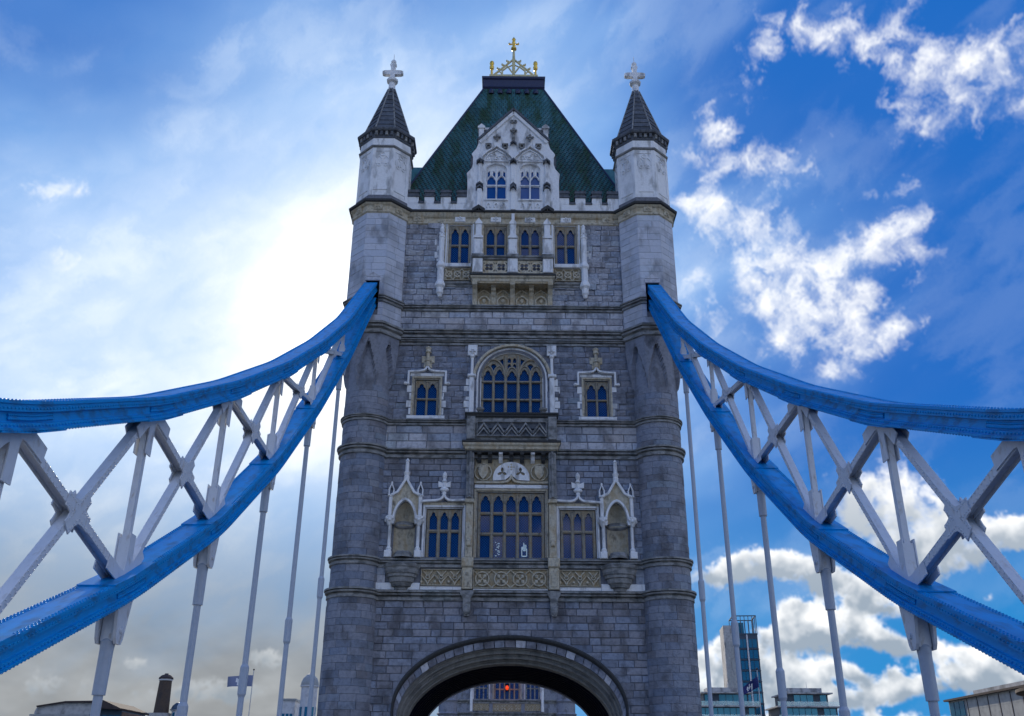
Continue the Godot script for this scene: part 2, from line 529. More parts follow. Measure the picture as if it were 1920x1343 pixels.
# clouds: azimuth and elevation in degrees, half widths, weight, tilt in degrees
func cloud_list() -> Array:
	var L := []
	# the long wisp high on the right
	for p in [[19.4, 41.4, 1.3, 1.6, 0.55], [21.7, 42.3, 1.8, 1.0, 0.8], [23.9, 41.2, 1.8, 0.9, 0.95], [26.1, 40.2, 2.0, 1.0, 0.9], [29.2, 40.6, 1.3, 1.5, 0.75], [28.9, 38.8, 2.0, 0.9, 1.0], [31.2, 37.9, 2.4, 0.9, 1.0], [33.9, 37.5, 1.9, 0.9, 0.6], [28.5, 37.1, 1.2, 1.3, 0.75], [28.4, 35.6, 1.1, 1.2, 0.75], [31.1, 36.3, 1.5, 1.1, 0.65]]:
		L.append(p)
	# the ragged bank right of the tower
	for p in [[14.7, 36.9, 1.6, 1.0, 0.8], [16.3, 37.6, 1.3, 1.0, 0.6], [16.6, 35.5, 1.7, 1.0, 0.85], [19.6, 35.0, 2.3, 1.2, 0.65], [13.4, 33.6, 1.5, 0.9, 1.05], [14.7, 32.6, 1.7, 1.1, 1.15], [16.0, 31.4, 1.2, 0.9, 1.0], [18.4, 32.1, 1.4, 1.2, 1.05], [19.5, 30.6, 1.2, 1.2, 0.95], [17.1, 29.6, 1.5, 1.1, 1.1], [16.7, 28.3, 1.4, 1.2, 1.1], [18.9, 28.5, 1.7, 1.3, 1.2], [18.8, 26.9, 1.9, 1.3, 1.2], [21.3, 27.9, 1.6, 1.2, 1.1], [21.9, 26.5, 1.8, 1.2, 1.15], [23.6, 26.3, 1.4, 0.9, 0.95], [18.9, 25.4, 1.4, 1.1, 1.1], [18.4, 24.0, 1.2, 1.2, 1.0], [22.4, 24.2, 1.5, 1.0, 1.15], [23.1, 23.7, 1.2, 0.9, 1.0], [21.4, 22.6, 1.1, 0.9, 0.9]]:
		L.append(p)
	for p in [[23.4, 29.1, 1.3, 0.8, 1.0], [25.2, 29.7, 1.6, 0.9, 1.05], [26.5, 28.6, 1.2, 1.0, 0.95], [25.4, 32.0, 1.5, 0.6, 0.7], [27.5, 30.1, 0.9, 0.6, 0.8], [25.1, 24.7, 1.0, 0.7, 0.9], [13.1, 27.4, 1.0, 1.3, 0.75], [13.0, 29.2, 0.8, 0.7, 0.65], [-31.9, 30.5, 0.9, 0.4, 0.6], [-30.3, 30.5, 0.9, 0.6, 0.85], [-28.8, 31.0, 1.0, 0.5, 0.85], [-29.2, 27.6, 0.8, 0.7, 0.5]]:
		L.append(p)
	# cumulus low on the right
	for p in [[21.3, 15.0, 1.3, 1.3, 1.1], [23.2, 15.2, 1.6, 1.4, 1.25], [22.6, 13.3, 1.8, 1.5, 1.3], [24.7, 13.9, 1.8, 1.4, 1.3], [25.6, 12.0, 1.6, 1.5, 1.25], [27.6, 12.5, 1.9, 1.0, 1.1], [29.3, 12.6, 1.6, 0.9, 1.0], [23.9, 11.6, 1.4, 1.1, 1.1], [12.6, 11.3, 2.2, 0.8, 0.95], [14.6, 12.1, 1.6, 0.8, 1.05], [16.4, 11.8, 1.6, 0.8, 1.1], [18.0, 11.1, 1.5, 0.8, 1.05], [19.8, 10.5, 1.5, 0.7, 0.95], [20.7, 9.7, 1.4, 0.7, 1.05], [22.0, 9.1, 1.2, 0.6, 0.95], [17.0, 9.5, 1.0, 0.5, 0.8]]:
		L.append(p)
	for p in [[15.7, 7.8, 1.2, 0.7, 1.1], [16.7, 8.6, 1.0, 0.7, 1.1], [17.6, 7.9, 1.6, 0.8, 1.25], [19.1, 8.3, 1.5, 0.9, 1.3], [20.6, 7.6, 1.6, 0.7, 1.2], [22.3, 7.0, 1.3, 0.5, 1.0], [12.4, 6.5, 1.3, 1.2, 1.2], [11.6, 5.0, 1.6, 1.2, 1.2], [14.6, 6.4, 1.6, 0.9, 1.2], [16.5, 5.7, 1.6, 0.8, 1.2], [15.5, 4.6, 2.2, 0.9, 1.2], [18.9, 5.9, 0.9, 0.5, 1.0], [19.8, 5.6, 0.7, 0.5, 0.9], [18.2, 4.5, 1.4, 0.6, 1.05], [20.2, 4.4, 1.5, 0.6, 1.05], [22.3, 4.9, 1.4, 0.6, 1.05], [24.8, 6.3, 1.1, 0.7, 1.1], [26.0, 5.9, 1.5, 0.8, 1.15], [24.4, 5.2, 1.7, 0.6, 1.15], [28.0, 5.2, 2.0, 0.9, 1.1], [23.7, 6.9, 0.35, 0.3, 0.75], [27.0, 9.3, 0.4, 0.3, 0.7], [21.6, 5.8, 0.6, 0.4, 0.8], [22.0, 3.0, 8.0, 0.6, 1.0], [12.0, 3.0, 5.0, 0.7, 1.1]]:
		L.append(p)
	# soft grey tufts low on the left
	for p in [[-20.6, 5.9, 0.8, 0.4, 0.8], [-24.8, 4.5, 1.5, 0.7, 0.8], [-19.0, 4.6, 2.2, 0.7, 0.8], [-13.2, 6.4, 1.6, 0.7, 0.7], [-15.2, 4.6, 2.0, 0.7, 0.8], [-26.0, 7.0, 2.0, 0.6, 0.6]]:
		L.append(p)
	# the unseen sky goes on likewise, with extra cloud to light the facade
	var r := RandomNumberGenerator.new()
	r.seed = 77
	var k := 0
	while k < 130:
		var az := r.randf_range(-180, 180)
		var el := rad_to_deg(asin(r.randf_range(0.03, 0.85)))
		if absf(az) < 42.0 and el < 50.0:
			continue
		var big := r.randf_range(1.5, 4.5)
		for j in r.randi_range(3, 7):
			L.append([az + r.randf_range(-2, 2) * big, el + r.randf_range(-0.7, 0.7) * big, big * r.randf_range(0.6, 1.2) / maxf(0.4, cos(deg_to_rad(el))), big * r.randf_range(0.35, 0.7), r.randf_range(0.7, 1.2)])
		k += 1
	return L

func sky_patch(w: int, h: int, az0: float, az1: float, el0: float, el1: float, clouds: Array, cover: FastNoiseLite, body: FastNoiseLite, veil: FastNoiseLite, fibre: FastNoiseLite) -> Image:
	var dens := PackedFloat32Array()
	dens.resize(w * h)
	var high := PackedFloat32Array()
	high.resize(w * h)
	var kx := (az1 - az0) / w
	var ky := (el1 - el0) / h
	for p in clouds:
		var rx: float = p[2]
		var ry: float = p[3]
		var x0 := maxi(0, int((p[0] - 2.4 * rx - az0) / kx))
		var x1 := mini(w - 1, int((p[0] + 2.4 * rx - az0) / kx))
		var y0 := maxi(0, int((el1 - p[1] - 2.4 * ry) / ky))
		var y1 := mini(h - 1, int((el1 - p[1] + 2.4 * ry) / ky))
		for y in range(y0, y1 + 1):
			var dy: float = (el1 - (y + 0.5) * ky - p[1]) / ry
			for x in range(x0, x1 + 1):
				var dx: float = (az0 + (x + 0.5) * kx - p[0]) / rx
				var g: float = exp(-(dx * dx + dy * dy)) * p[4]
				dens[y * w + x] += g
				high[y * w + x] += g * dy
	var px := PackedFloat32Array()
	px.resize(w * h * 3)
	var sun := towards(SUN_AZ, SUN_EL)
	for y in h:
		var el := el1 - (y + 0.5) * ky
		var se := sin(deg_to_rad(el))
		var ce := cos(deg_to_rad(el))
		for x in w:
			var az := az0 + (x + 0.5) * kx
			var a := deg_to_rad(az)
			var d := Vector3(sin(a) * ce, se, -cos(a) * ce)
			var gam := rad_to_deg(acos(clampf(d.dot(sun), -1.0, 1.0)))
			# the bright air spreads wider on the left, where a thin veil lies before the sun
			var across := az - SUN_AZ
			if across < 0.0 and across > -90.0:
				gam *= 1.0 - 0.33 * smoothstep(0.0, -20.0, across) * smoothstep(-90.0, -45.0, across) * smoothstep(38.0, 24.0, el)
			var n := veil.get_noise_3d(d.x * 60.0 + d.y * 90.0, d.y * 210.0 - d.x * 90.0, d.z * 60.0)
			gam *= 1.0 - 0.4 * n
			var t := smoothstep(5.0, 33.0, gam)
			var r := lerpf(0.15, 0.012, t)
			var g := lerpf(0.40, 0.125, t)
			var b := lerpf(0.80, 0.47, t)
			# lower air
			var lowk := smoothstep(22.0, 4.0, el)
			r = lerpf(r, 0.03, lowk * 0.75)
			g = lerpf(g, 0.27, lowk * 0.75)
			b = lerpf(b, 0.58, lowk * 0.75)
			# thin high streaks, thicker towards the sun
			var fib := fibre.get_noise_3d(d.x * 100.0 + d.y * 60.0, d.y * 190.0 - d.x * 110.0, d.z * 40.0)
			var st := smoothstep(-0.15, 0.55, fib + 0.4 * n) * lerpf(0.26, 0.08, t)
			r = lerpf(r, 0.72, st)
			g = lerpf(g, 0.84, st)
			b = lerpf(b, 0.96, st)
			var glow := 0.5 * exp(-pow(gam / 6.5, 2.0)) + 0.58 * exp(-pow(gam / 11.0, 2.0)) + 0.32 * exp(-pow(gam / 18.0, 2.0))
			glow *= 1.0 + 0.5 * fib * smoothstep(2.0, 10.0, gam)
			var m := clampf(glow, 0.0, 1.0)
			r = lerpf(r, 0.95, m) + maxf(0.0, glow - 1.0)
			g = lerpf(g, 0.98, m) + maxf(0.0, glow - 1.0)
			b = lerpf(b, 1.0, m) + maxf(0.0, glow - 1.0)
			# grey layer low on the left
			var grey := smoothstep(19.0, 4.0, el) * smoothstep(2.0, -9.0, az) * smoothstep(-120.0, -60.0, az) * smoothstep(-4.0, 0.0, el)
			grey *= clampf(0.95 + 0.3 * n + 0.2 * fib, 0.0, 1.0)
			var soft := body.get_noise_3d(d.x * 26.0, d.y * 60.0, d.z * 26.0)
			var tone := 0.30 + 0.14 * soft * smoothstep(12.0, 4.0, el)
			r = lerpf(r, tone * 0.95, grey)
			g = lerpf(g, tone, grey)
			b = lerpf(b, tone * 1.04, grey)
			# cumulus
			var i := y * w + x
			var D := dens[i]
			if D > 0.03:
				var q := cover.get_noise_3d(d.x * 100.0, d.y * 100.0, d.z * 100.0)
				var lowc := smoothstep(24.0, 9.0, el)
				var e := minf(D, 1.05) * lerpf(0.85, 0.95, lowc) + q * lerpf(1.05, 0.8, lowc) + fib * 0.25 * (1.0 - lowc)
				var alpha := smoothstep(lerpf(0.16, 0.38, lowc), lerpf(1.6, 0.8, lowc), e)
				if alpha > 0.0:
					var q2 := body.get_noise_3d(d.x * 100.0, d.y * 100.0 + 0.6, d.z * 100.0)
					var up := high[i] / maxf(D, 0.05)
					var lit := clampf(0.2 + 0.75 * up + 0.9 * q2 + 0.8 * (1.0 - smoothstep(0.36, 0.95, e)), 0.0, 1.0)
					lit = lerpf(1.0, lit, 0.1 + 0.9 * lowc)
					# front-lit clouds out of view, made brighter to light the shaded facade
					var full := lerpf(1.0, 2.8, smoothstep(40.0, 115.0, gam))
					var cr := lerpf(0.30, full, lit)
					var cg := lerpf(0.36, full, lit)
					var cb := lerpf(0.43, full * 0.99, lit)
					var dim := grey * 0.8
					cr = lerpf(cr, 0.26, dim)
					cg = lerpf(cg, 0.30, dim)
					cb = lerpf(cb, 0.34, dim)
					r = lerpf(r, cr, alpha * 0.97)
					g = lerpf(g, cg, alpha * 0.97)
					b = lerpf(b, cb, alpha * 0.97)
			if el < 0.0:
				var k := smoothstep(0.0, -6.0, el)
				r = lerpf(r, 0.12, k)
				g = lerpf(g, 0.13, k)
				b = lerpf(b, 0.14, k)
			px[i * 3] = r
			px[i * 3 + 1] = g
			px[i * 3 + 2] = b
	return Image.create_from_data(w, h, false, Image.FORMAT_RGBF, px.to_byte_array())

func fbm(sd: int, freq: float, oct: int, gain := 0.55) -> FastNoiseLite:
	var f := FastNoiseLite.new()
	f.seed = sd
	f.noise_type = FastNoiseLite.TYPE_SIMPLEX_SMOOTH
	f.frequency = freq
	f.fractal_octaves = oct
	f.fractal_gain = gain
	return f

func make_sky() -> void:
	var clouds := cloud_list()
	var cover := fbm(5, 0.27, 6, 0.56)
	cover.domain_warp_enabled = true
	cover.domain_warp_amplitude = 2.2
	cover.domain_warp_frequency = 0.22
	cover.domain_warp_fractal_octaves = 3
	var body := fbm(6, 0.3, 5)
	var fibre := fbm(9, 0.06, 5, 0.5)
	fibre.domain_warp_enabled = true
	fibre.domain_warp_amplitude = 6.0
	fibre.domain_warp_frequency = 0.05
	var veil := fbm(7, 0.02, 4)
	var W := 4096
	var all := sky_patch(1024, 512, -180, 180, -90, 90, clouds, cover, body, veil, fibre)
	all.resize(W, W / 2, Image.INTERPOLATE_BILINEAR)
	var k := 360.0 / W
	var az1 := 512 * k
	var el0 := -28 * k
	var el1 := 612 * k
	var near := sky_patch(1024, 640, -az1, az1, el0, el1, clouds, cover, body, veil, fibre)
	all.blit_rect(near, Rect2i(0, 0, 1024, 640), Vector2i(W / 2 - 512, W / 4 - 612))
	# a panorama begins straight ahead, so its halves change places
	var turned := Image.create(W, W / 2, false, Image.FORMAT_RGBF)
	turned.blit_rect(all, Rect2i(W / 2, 0, W / 2, W / 2), Vector2i(0, 0))
	turned.blit_rect(all, Rect2i(0, 0, W / 2, W / 2), Vector2i(W / 2, 0))
	all = turned
	var m := PanoramaSkyMaterial.new()
	m.panorama = ImageTexture.create_from_image(all)
	var s := Sky.new()
	s.sky_material = m
	var e := Environment.new()
	e.background_mode = Environment.BG_SKY
	e.sky = s
	e.background_energy_multiplier = 1.0
	e.tonemap_mode = Environment.TONE_MAPPER_LINEAR
	e.tonemap_exposure = 1.2
	e.sdfgi_enabled = true
	e.ssao_enabled = true
	e.ssil_enabled = true
	var we := WorldEnvironment.new()
	we.name = "world_environment"
	we.environment = e
	add_child(we)
	var l := DirectionalLight3D.new()
	l.name = "sun"
	l.light_energy = 1.3
	l.light_color = Color(1.0, 0.95, 0.86)
	l.light_angular_distance = 0.6
	l.shadow_enabled = true
	add_child(l)
	l.look_at_from_position(towards(SUN_AZ, SUN_EL) * 100.0, Vector3.ZERO)

func make_camera() -> void:
	var cam := Camera3D.new()
	cam.name = "camera"
	var f := 1750.0
	cam.fov = rad_to_deg(2.0 * atan(671.5 / f))
	cam.near = 0.1
	cam.far = 3000.0
	add_child(cam)
	cam.current = true
	var pitch := deg_to_rad(24.6)
	var yaw := deg_to_rad(0.25)
	var roll := deg_to_rad(0.38)
	cam.transform = Transform3D(Basis(Vector3.UP, -yaw) * Basis(Vector3.RIGHT, pitch) * Basis(Vector3.BACK, roll), Vector3(-0.2, 1.65, 45.3))

# ---------------------------------------------------------------- the near tower
const ARCH_A := 5.4
const ARCH_B := 3.25
const ARCH_Y := 4.8

func arch_point(s: float, t: float) -> Vector2:   # s: 0 outer hood .. 1 inner edge; t: angle 0..PI from right to left
	var a := lerpf(ARCH_A, 4.85, s)
	var b := lerpf(ARCH_B, 3.0, s)
	var y := lerpf(ARCH_Y, 3.85, s)
	return Vector2(a * cos(t), y + b * sin(t))

func arch_line(s: float, seg := 48, to_ground := true) -> PackedVector2Array:
	var p := PackedVector2Array()
	if to_ground:
		p.append(Vector2(arch_point(s, 0).x, -0.1))
	for i in seg + 1:
		p.append(arch_point(s, PI * i / seg))
	if to_ground:
		p.append(Vector2(arch_point(s, PI).x, -0.1))
	return p

func pointed(x0: float, x1: float, y0: float, ys: float, yt: float, seg := 6) -> PackedVector2Array:   # pointed-arch opening
	var p := PackedVector2Array([Vector2(x0, y0), Vector2(x1, y0)])
	var m := (x0 + x1) / 2
	for i in seg + 1:
		var t := float(i) / seg
		p.append(Vector2(x1 + (m - x1) * (1.0 - cos(t * PI * 0.5)), ys + (yt - ys) * sin(t * PI * 0.5) * (0.85 + 0.15 * t)))
	for i in range(seg - 1, -1, -1):
		var t := float(i) / seg
		p.append(Vector2(x0 + (m - x0) * (1.0 - cos(t * PI * 0.5)), ys + (yt - ys) * sin(t * PI * 0.5) * (0.85 + 0.15 * t)))
	return p

func cusped(x0: float, x1: float, y0: float, yt: float, h: float) -> PackedVector2Array:   # a light with a cusped head
	var w := x1 - x0
	var p := PackedVector2Array([Vector2(x0, y0), Vector2(x1, y0)])
	var k := [[0.0, 0.0], [0.02, 0.22], [0.12, 0.40], [0.22, 0.42], [0.19, 0.56], [0.28, 0.78], [0.40, 0.86], [0.5, 1.0]]
	for i in k.size():
		p.append(Vector2(x1 - w * k[i][0], yt - h + h * k[i][1]))
	for i in range(k.size() - 2, -1, -1):
		p.append(Vector2(x0 + w * k[i][0], yt - h + h * k[i][1]))
	return p

func ring_frame(g: G, x0: float, x1: float, y0: float, y1: float, w: float, z0: float, z1: float, sill := true) -> void:
	g.block(x0 - w, x0, y0, y1 + w, z0, z1, 0.02)
	g.block(x1, x1 + w, y0, y1 + w, z0, z1, 0.02)
	g.block(x0, x1, y1, y1 + w, z0, z1 - 0.003, 0.02)
	if sill:
		g.block(x0 - w, x1 + w, y0 - w, y0, z0, z1 + 0.06, 0.03)

func panes(parent: Node, holes: Array, z: float, m: Material, m2: Material) -> void:
	var k := 0
	for h in holes:
		var a := Vector2(1e9, 1e9)
		var b := Vector2(-1e9, -1e9)
		for p in h:
			a = a.min(p)
			b = b.max(p)
		var g := G.new()
		g.at(Transform3D(Basis.from_euler(Vector3(rng.randf_range(-0.012, 0.012), rng.randf_range(-0.02, 0.02), 0)), Vector3((a.x + b.x) / 2, (a.y + b.y) / 2, z)))
		var w := (b.x - a.x) / 2 + 0.015
		var y := (b.y - a.y) / 2 + 0.015
		g.box(-w, w, -y, y, -0.012, 0.0)
		part("pane", g, m if rng.randf() < 0.4 else m2, parent)
		k += 1

# rows: heights that part the lights; head: height of the cusped head
func tracery_window(parent: Node, x0: float, x1: float, y0: float, y1: float, count: int, rows: Array, head: float, mull: float, zf: float, m: Material, jamb: Material, pm: Material, pm2: Material) -> MeshInstance3D:
	var holes := []
	var w := (x1 - x0 - mull * (count + 1)) / count
	var ys := [y0] + rows + [y1]
	for r in ys.size() - 1:
		for i in count:
			var a := x0 + mull + i * (w + mull)
			var lo: float = ys[r] + (0.03 if r == 0 else mull * 0.45)
			if r == ys.size() - 2:
				holes.append(cusped(a, a + w, lo, y1 - (0.16 if count == 2 else 0.1), head))
			else:
				holes.append(rect(a, a + w, lo, ys[r + 1] - mull * 0.45))
	var eyes := []
	for i in count + 1:
		var a := x0 + mull * 0.5 + i * (w + mull)
		var top := y1 - 0.06
		var wid := w * 0.2
		if i == 0:
			eyes.append(PackedVector2Array([Vector2(a, top - 0.26), Vector2(a + wid, top - 0.05), Vector2(a, top - 0.02)]))
		elif i == count:
			eyes.append(PackedVector2Array([Vector2(a, top - 0.26), Vector2(a, top - 0.02), Vector2(a - wid, top - 0.05)]))
		else:
			eyes.append(PackedVector2Array([Vector2(a, top - 0.28), Vector2(a + wid, top - 0.05), Vector2(a, top - 0.0), Vector2(a - wid, top - 0.05)]))
	var g := G.new()
	var cut := holes.duplicate()
	for h in eyes:
		cut.append(G.ccw(h))
	g.plate(rect(x0, x1, y0, y1), cut, zf - 0.16, zf, 0.08)
	for i in count + 1:
		var a := x0 + mull * 0.5 + i * (w + mull)
		g.bar(PackedVector2Array([Vector2(a, y0), Vector2(a, y1 - 0.05)]), mull * 0.55, zf - 0.02, zf + 0.05)
	for h in eyes:
		g.bar(h, 0.035, zf - 0.02, zf + 0.035, true)
	for h in holes:
		if h.size() > 5:
			g.bar(h.slice(2), 0.04, zf - 0.03, zf + 0.025)
	for r in rows:
		g.bar(PackedVector2Array([Vector2(x0, r), Vector2(x1, r)]), mull * 0.5, zf - 0.02, zf + 0.04)
	var o := part("window", g, m, parent)
	var s := G.new()
	ring_frame(s, x0, x1, y0, y1, 0.07, -0.4, zf + 0.09, false)
	ring_frame(s, x0 - 0.07, x1 + 0.07, y0, y1 + 0.07, 0.10, -0.4, 0.05, false)
	part("surround", s, jamb, o)
	panes(o, holes, zf - 0.1, pm, pm2)
	var eye := G.new()
	eye.box(x0, x1, y1 - 0.36, y1 - 0.04, zf - 0.15, zf - 0.14)
	part("head_pane", eye, pm, o)
	return o

func finial(g: G, x: float, y: float, h: float, z: float, r := 0.10) -> void:
	g.lathe(x, z, [Vector2(r * 0.9, y), Vector2(r * 0.55, y + h * 0.25), Vector2(r * 0.5, y + h * 0.5), Vector2(r * 1.0, y + h * 0.56), Vector2(r * 0.6, y + h * 0.66), Vector2(r * 0.95, y + h * 0.8), Vector2(r * 0.7, y + h * 0.92), Vector2(0.0, y + h)], 8)

func fleuron(g: G, x: float, y: float, s: float, z: float) -> void:   # a carved cross of leaves
	for k in 4:
		var a := PI / 2 * k
		g.ball(Vector3(x + cos(a) * s * 0.55, y + sin(a) * s * 0.5, z), Vector3(s * 0.36, s * 0.3, s * 0.3), 6)
	g.ball(Vector3(x, y, z + s * 0.12), Vector3(s * 0.25, s * 0.25, s * 0.25), 6)
	g.box(x - s * 0.12, x + s * 0.12, y - s * 1.0, y - s * 0.4, z - s * 0.2, z + s * 0.15)

func shield(g: G, x: float, y: float, w: float, h: float, z0: float, z1: float) -> void:
	g.prism(PackedVector2Array([Vector2(x - w, y + h), Vector2(x + w, y + h), Vector2(x + w, y), Vector2(x + w * 0.65, y - h * 0.55), Vector2(x, y - h), Vector2(x - w * 0.65, y - h * 0.55), Vector2(x - w, y)]), z0, z1)

func circle2(x: float, y: float, r: float, seg := 10) -> PackedVector2Array:
	var p := PackedVector2Array()
	for i in seg:
		p.append(Vector2(x + r * cos(TAU * i / seg), y + r * sin(TAU * i / seg)))
	return p

func octagon(r: float) -> Array:   # plan with flat sides to the front, r: apothem
	var p := []
	var R := r / cos(PI / 8)
	for k in 8:
		var t := -PI / 8 + PI / 4 * k
		p.append(Vector2(R * sin(t), R * cos(t)))
	return p

func round_plan(r: float, seg := 40) -> Array:
	var p := []
	for k in seg:
		p.append(Vector2(r * sin(TAU * k / seg), r * cos(TAU * k / seg)))
	return p

func tint(warm := 0.0) -> Color:
	var b := 0.72 + 0.5 * pow(rng.randf(), 1.3)
	if rng.randf() < 0.06:
		b = rng.randf_range(1.15, 1.32)
	var h := rng.randf_range(-0.1, 0.06)
	return Color(b * (1.0 + h + warm), b * (1.0 - 0.02 * absf(h)), b * (1.0 - h))

# one rough-faced block of unit size: x, y in -0.5..0.5, z from 0 to 1
func unit_block(sd: int, rough: float) -> ArrayMesh:
	var r := RandomNumberGenerator.new()
	r.seed = sd
	var g := G.new()
	var nx := 3
	var ny := 2
	var pt := []
	for j in ny + 1:
		for i in nx + 1:
			var x := -0.5 + 0.035 + 0.93 * i / nx
			var y := -0.5 + 0.06 + 0.88 * j / ny
			var edge := i == 0 or i == nx or j == 0 or j == ny
			var z := 1.0 - (0.12 if edge else 0.0) - r.randf() * rough
			pt.append(Vector3(x + r.randf_range(-0.008, 0.008), y + r.randf_range(-0.012, 0.012), z))
	for j in ny:
		for i in nx:
			var a := j * (nx + 1) + i
			g.quad(pt[a], pt[a + 1], pt[a + nx + 2], pt[a + nx + 1])
	var rim := []
	for i in nx + 1:
		rim.append(pt[i])
	for j in range(1, ny + 1):
		rim.append(pt[j * (nx + 1) + nx])
	for i in range(nx - 1, -1, -1):
		rim.append(pt[ny * (nx + 1) + i])
	for j in range(ny - 1, 0, -1):
		rim.append(pt[j * (nx + 1)])
	for i in rim.size():
		var a: Vector3 = rim[i]
		var b: Vector3 = rim[(i + 1) % rim.size()]
		var ao := Vector3(-0.5 if a.x < -0.4 else 0.5 if a.x > 0.4 else a.x, -0.5 if a.y < -0.35 else 0.5 if a.y > 0.35 else a.y, 0)
		var bo := Vector3(-0.5 if b.x < -0.4 else 0.5 if b.x > 0.4 else b.x, -0.5 if b.y < -0.35 else 0.5 if b.y > 0.35 else b.y, 0)
		g.quad(ao, bo, b, a)
	return g.mesh()

func lay_wall(parent: Node, half: float, zones: Array, openings: Array, singles: int) -> void:
	var shapes := []
	for k in 6:
		shapes.append(unit_block(100 + k, 0.25))
	var shapes_rough := []
	for k in 6:
		shapes_rough.append(unit_block(200 + k, 0.75))
	var mats := []
	for k in 9:
		var m: StandardMaterial3D = M.granite.duplicate()
		var q := tint()
		m.albedo_color = Color(0.265 * q.r, 0.286 * q.g, 0.345 * q.b).linear_to_srgb()
		mats.append(m)
	var left := 0
	var rest := {}
	for zone in zones:
		var y: float = zone.y0
		var rows := maxi(1, roundi((zone.y1 - zone.y0) / zone.h))
		var h: float = (zone.y1 - zone.y0) / rows
		for row in rows:
			var x: float = -half - rng.randf() * zone.w
			while x < half:
				var w: float = zone.w * rng.randf_range(0.55, 1.4)
				var x0 := maxf(x, -half)
				var x1 := minf(x + w, half)
				x += w
				if x1 - x0 < 0.06:
					continue
				var gap := 0.006
				var r := rect(x0 + gap, x1 - gap, y + gap, y + h - gap)
				var list := [r]
				var cut := false
				for o in openings:
					if o.hi.y < y or o.lo.y > y + h or o.hi.x < x0 or o.lo.x > x1:
						continue
					var got := []
					for q in list:
						got.append_array(Geometry2D.clip_polygons(q, o.poly))
					if got.size() != list.size() or (got.size() and (got[0] as PackedVector2Array).size() != 4) or (got.size() and not Rect2(r[0], r[2] - r[0]).is_equal_approx(Rect2(got[0][0], Vector2.ZERO).merge(Rect2(got[0][2], Vector2.ZERO)))):
						cut = true
					list = got
				var depth: float = 0.07 + rng.randf_range(-0.012, 0.012) + zone.proud * rng.randf()
				for q in list:
					if q.size() < 3:
						continue
					var whole: bool = not cut and q.size() == 4
					if whole and left < singles and zone.single:
						var o := MeshInstance3D.new()
						o.name = "stone_block"
						o.mesh = shapes[rng.randi() % 6]
						o.material_override = mats[rng.randi() % mats.size()]
						o.position = Vector3((x0 + x1) / 2, y + h / 2, -0.05)
						o.scale = Vector3(x1 - x0 - 2 * gap, h - 2 * gap, depth)
						parent.add_child(o, true)
						left += 1
						continue
					if not rest.has(zone.m):
						rest[zone.m] = G.new()
					var g: G = rest[zone.m]
					g.col = tint()
					if whole:
						var mesh: ArrayMesh = (shapes_rough if zone.rough else shapes)[rng.randi() % 6]
						var a := mesh.surface_get_arrays(0)
						var vv: PackedVector3Array = a[Mesh.ARRAY_VERTEX]
						var s := Vector3(x1 - x0 - 2 * gap, h - 2 * gap, depth)
						var o3 := Vector3((x0 + x1) / 2, y + h / 2, -0.05)
						for i in range(0, vv.size(), 3):
							g.tri(vv[i] * s + o3, vv[i + 2] * s + o3, vv[i + 1] * s + o3)
					else:
						g.prism(q, -0.05, depth - 0.05)
			y += h
	for m in rest:
		var o := part("masonry", rest[m], M[m], parent)
		o.set_meta("kind", "stuff")

func opening(p: PackedVector2Array) -> Dictionary:
	var a := Vector2(1e9, 1e9)
	var b := Vector2(-1e9, -1e9)
	for q in p:
		a = a.min(q)
		b = b.max(q)
	return {"poly": G.ccw(p), "lo": a, "hi": b}

# a string of moulded stones laid end to end
func string_course(parent: Node, half: float, y0: float, y1: float, out: float, m: Material, z := 0.0) -> void:
	var h := y1 - y0
	var prof := [Vector2(0.0, y0), Vector2(out * 0.45, y0 + h * 0.04), Vector2(out * 0.45, y0 + h * 0.3), Vector2(out * 0.1, y0 + h * 0.34), Vector2(out * 0.1, y0 + h * 0.42), Vector2(out * 0.75, y0 + h * 0.5), Vector2(out * 0.8, y0 + h * 0.64), Vector2(out * 0.4, y0 + h * 0.67), Vector2(out * 0.4, y0 + h * 0.7), Vector2(out, y0 + h * 0.74), Vector2(out, y0 + h * 0.9), Vector2(0.0, y1)]
	var n := holder("string_course", parent)
	var x := -half
	while x < half - 0.05:
		var w := rng.randf_range(0.95, 1.5)
		var x1 := minf(x + w, half)
		if half - x1 < 0.5:
			x1 = half
		var g := G.new()
		g.col = tint().lerp(Color(1, 1, 1), 0.4)
		var dz := rng.randf_range(-0.006, 0.006)
		g.band([Vector2(x + 0.004, z + dz), Vector2(x1 - 0.004, z + dz)], prof)
		for e in [[x + 0.004, -1.0], [x1 - 0.004, 1.0]]:
			for k in range(1, prof.size() - 1):
				var a := Vector3(e[0], prof[0].y, z + dz)
				var b := Vector3(e[0], prof[k].y, z + dz + prof[k].x)
				var d := Vector3(e[0], prof[k + 1].y, z + dz + prof[k + 1].x)
				if e[1] > 0:
					g.tri(a, d, b)
				else:
					g.tri(a, b, d)
		part("string_stone", g, m, n)
		x = x1

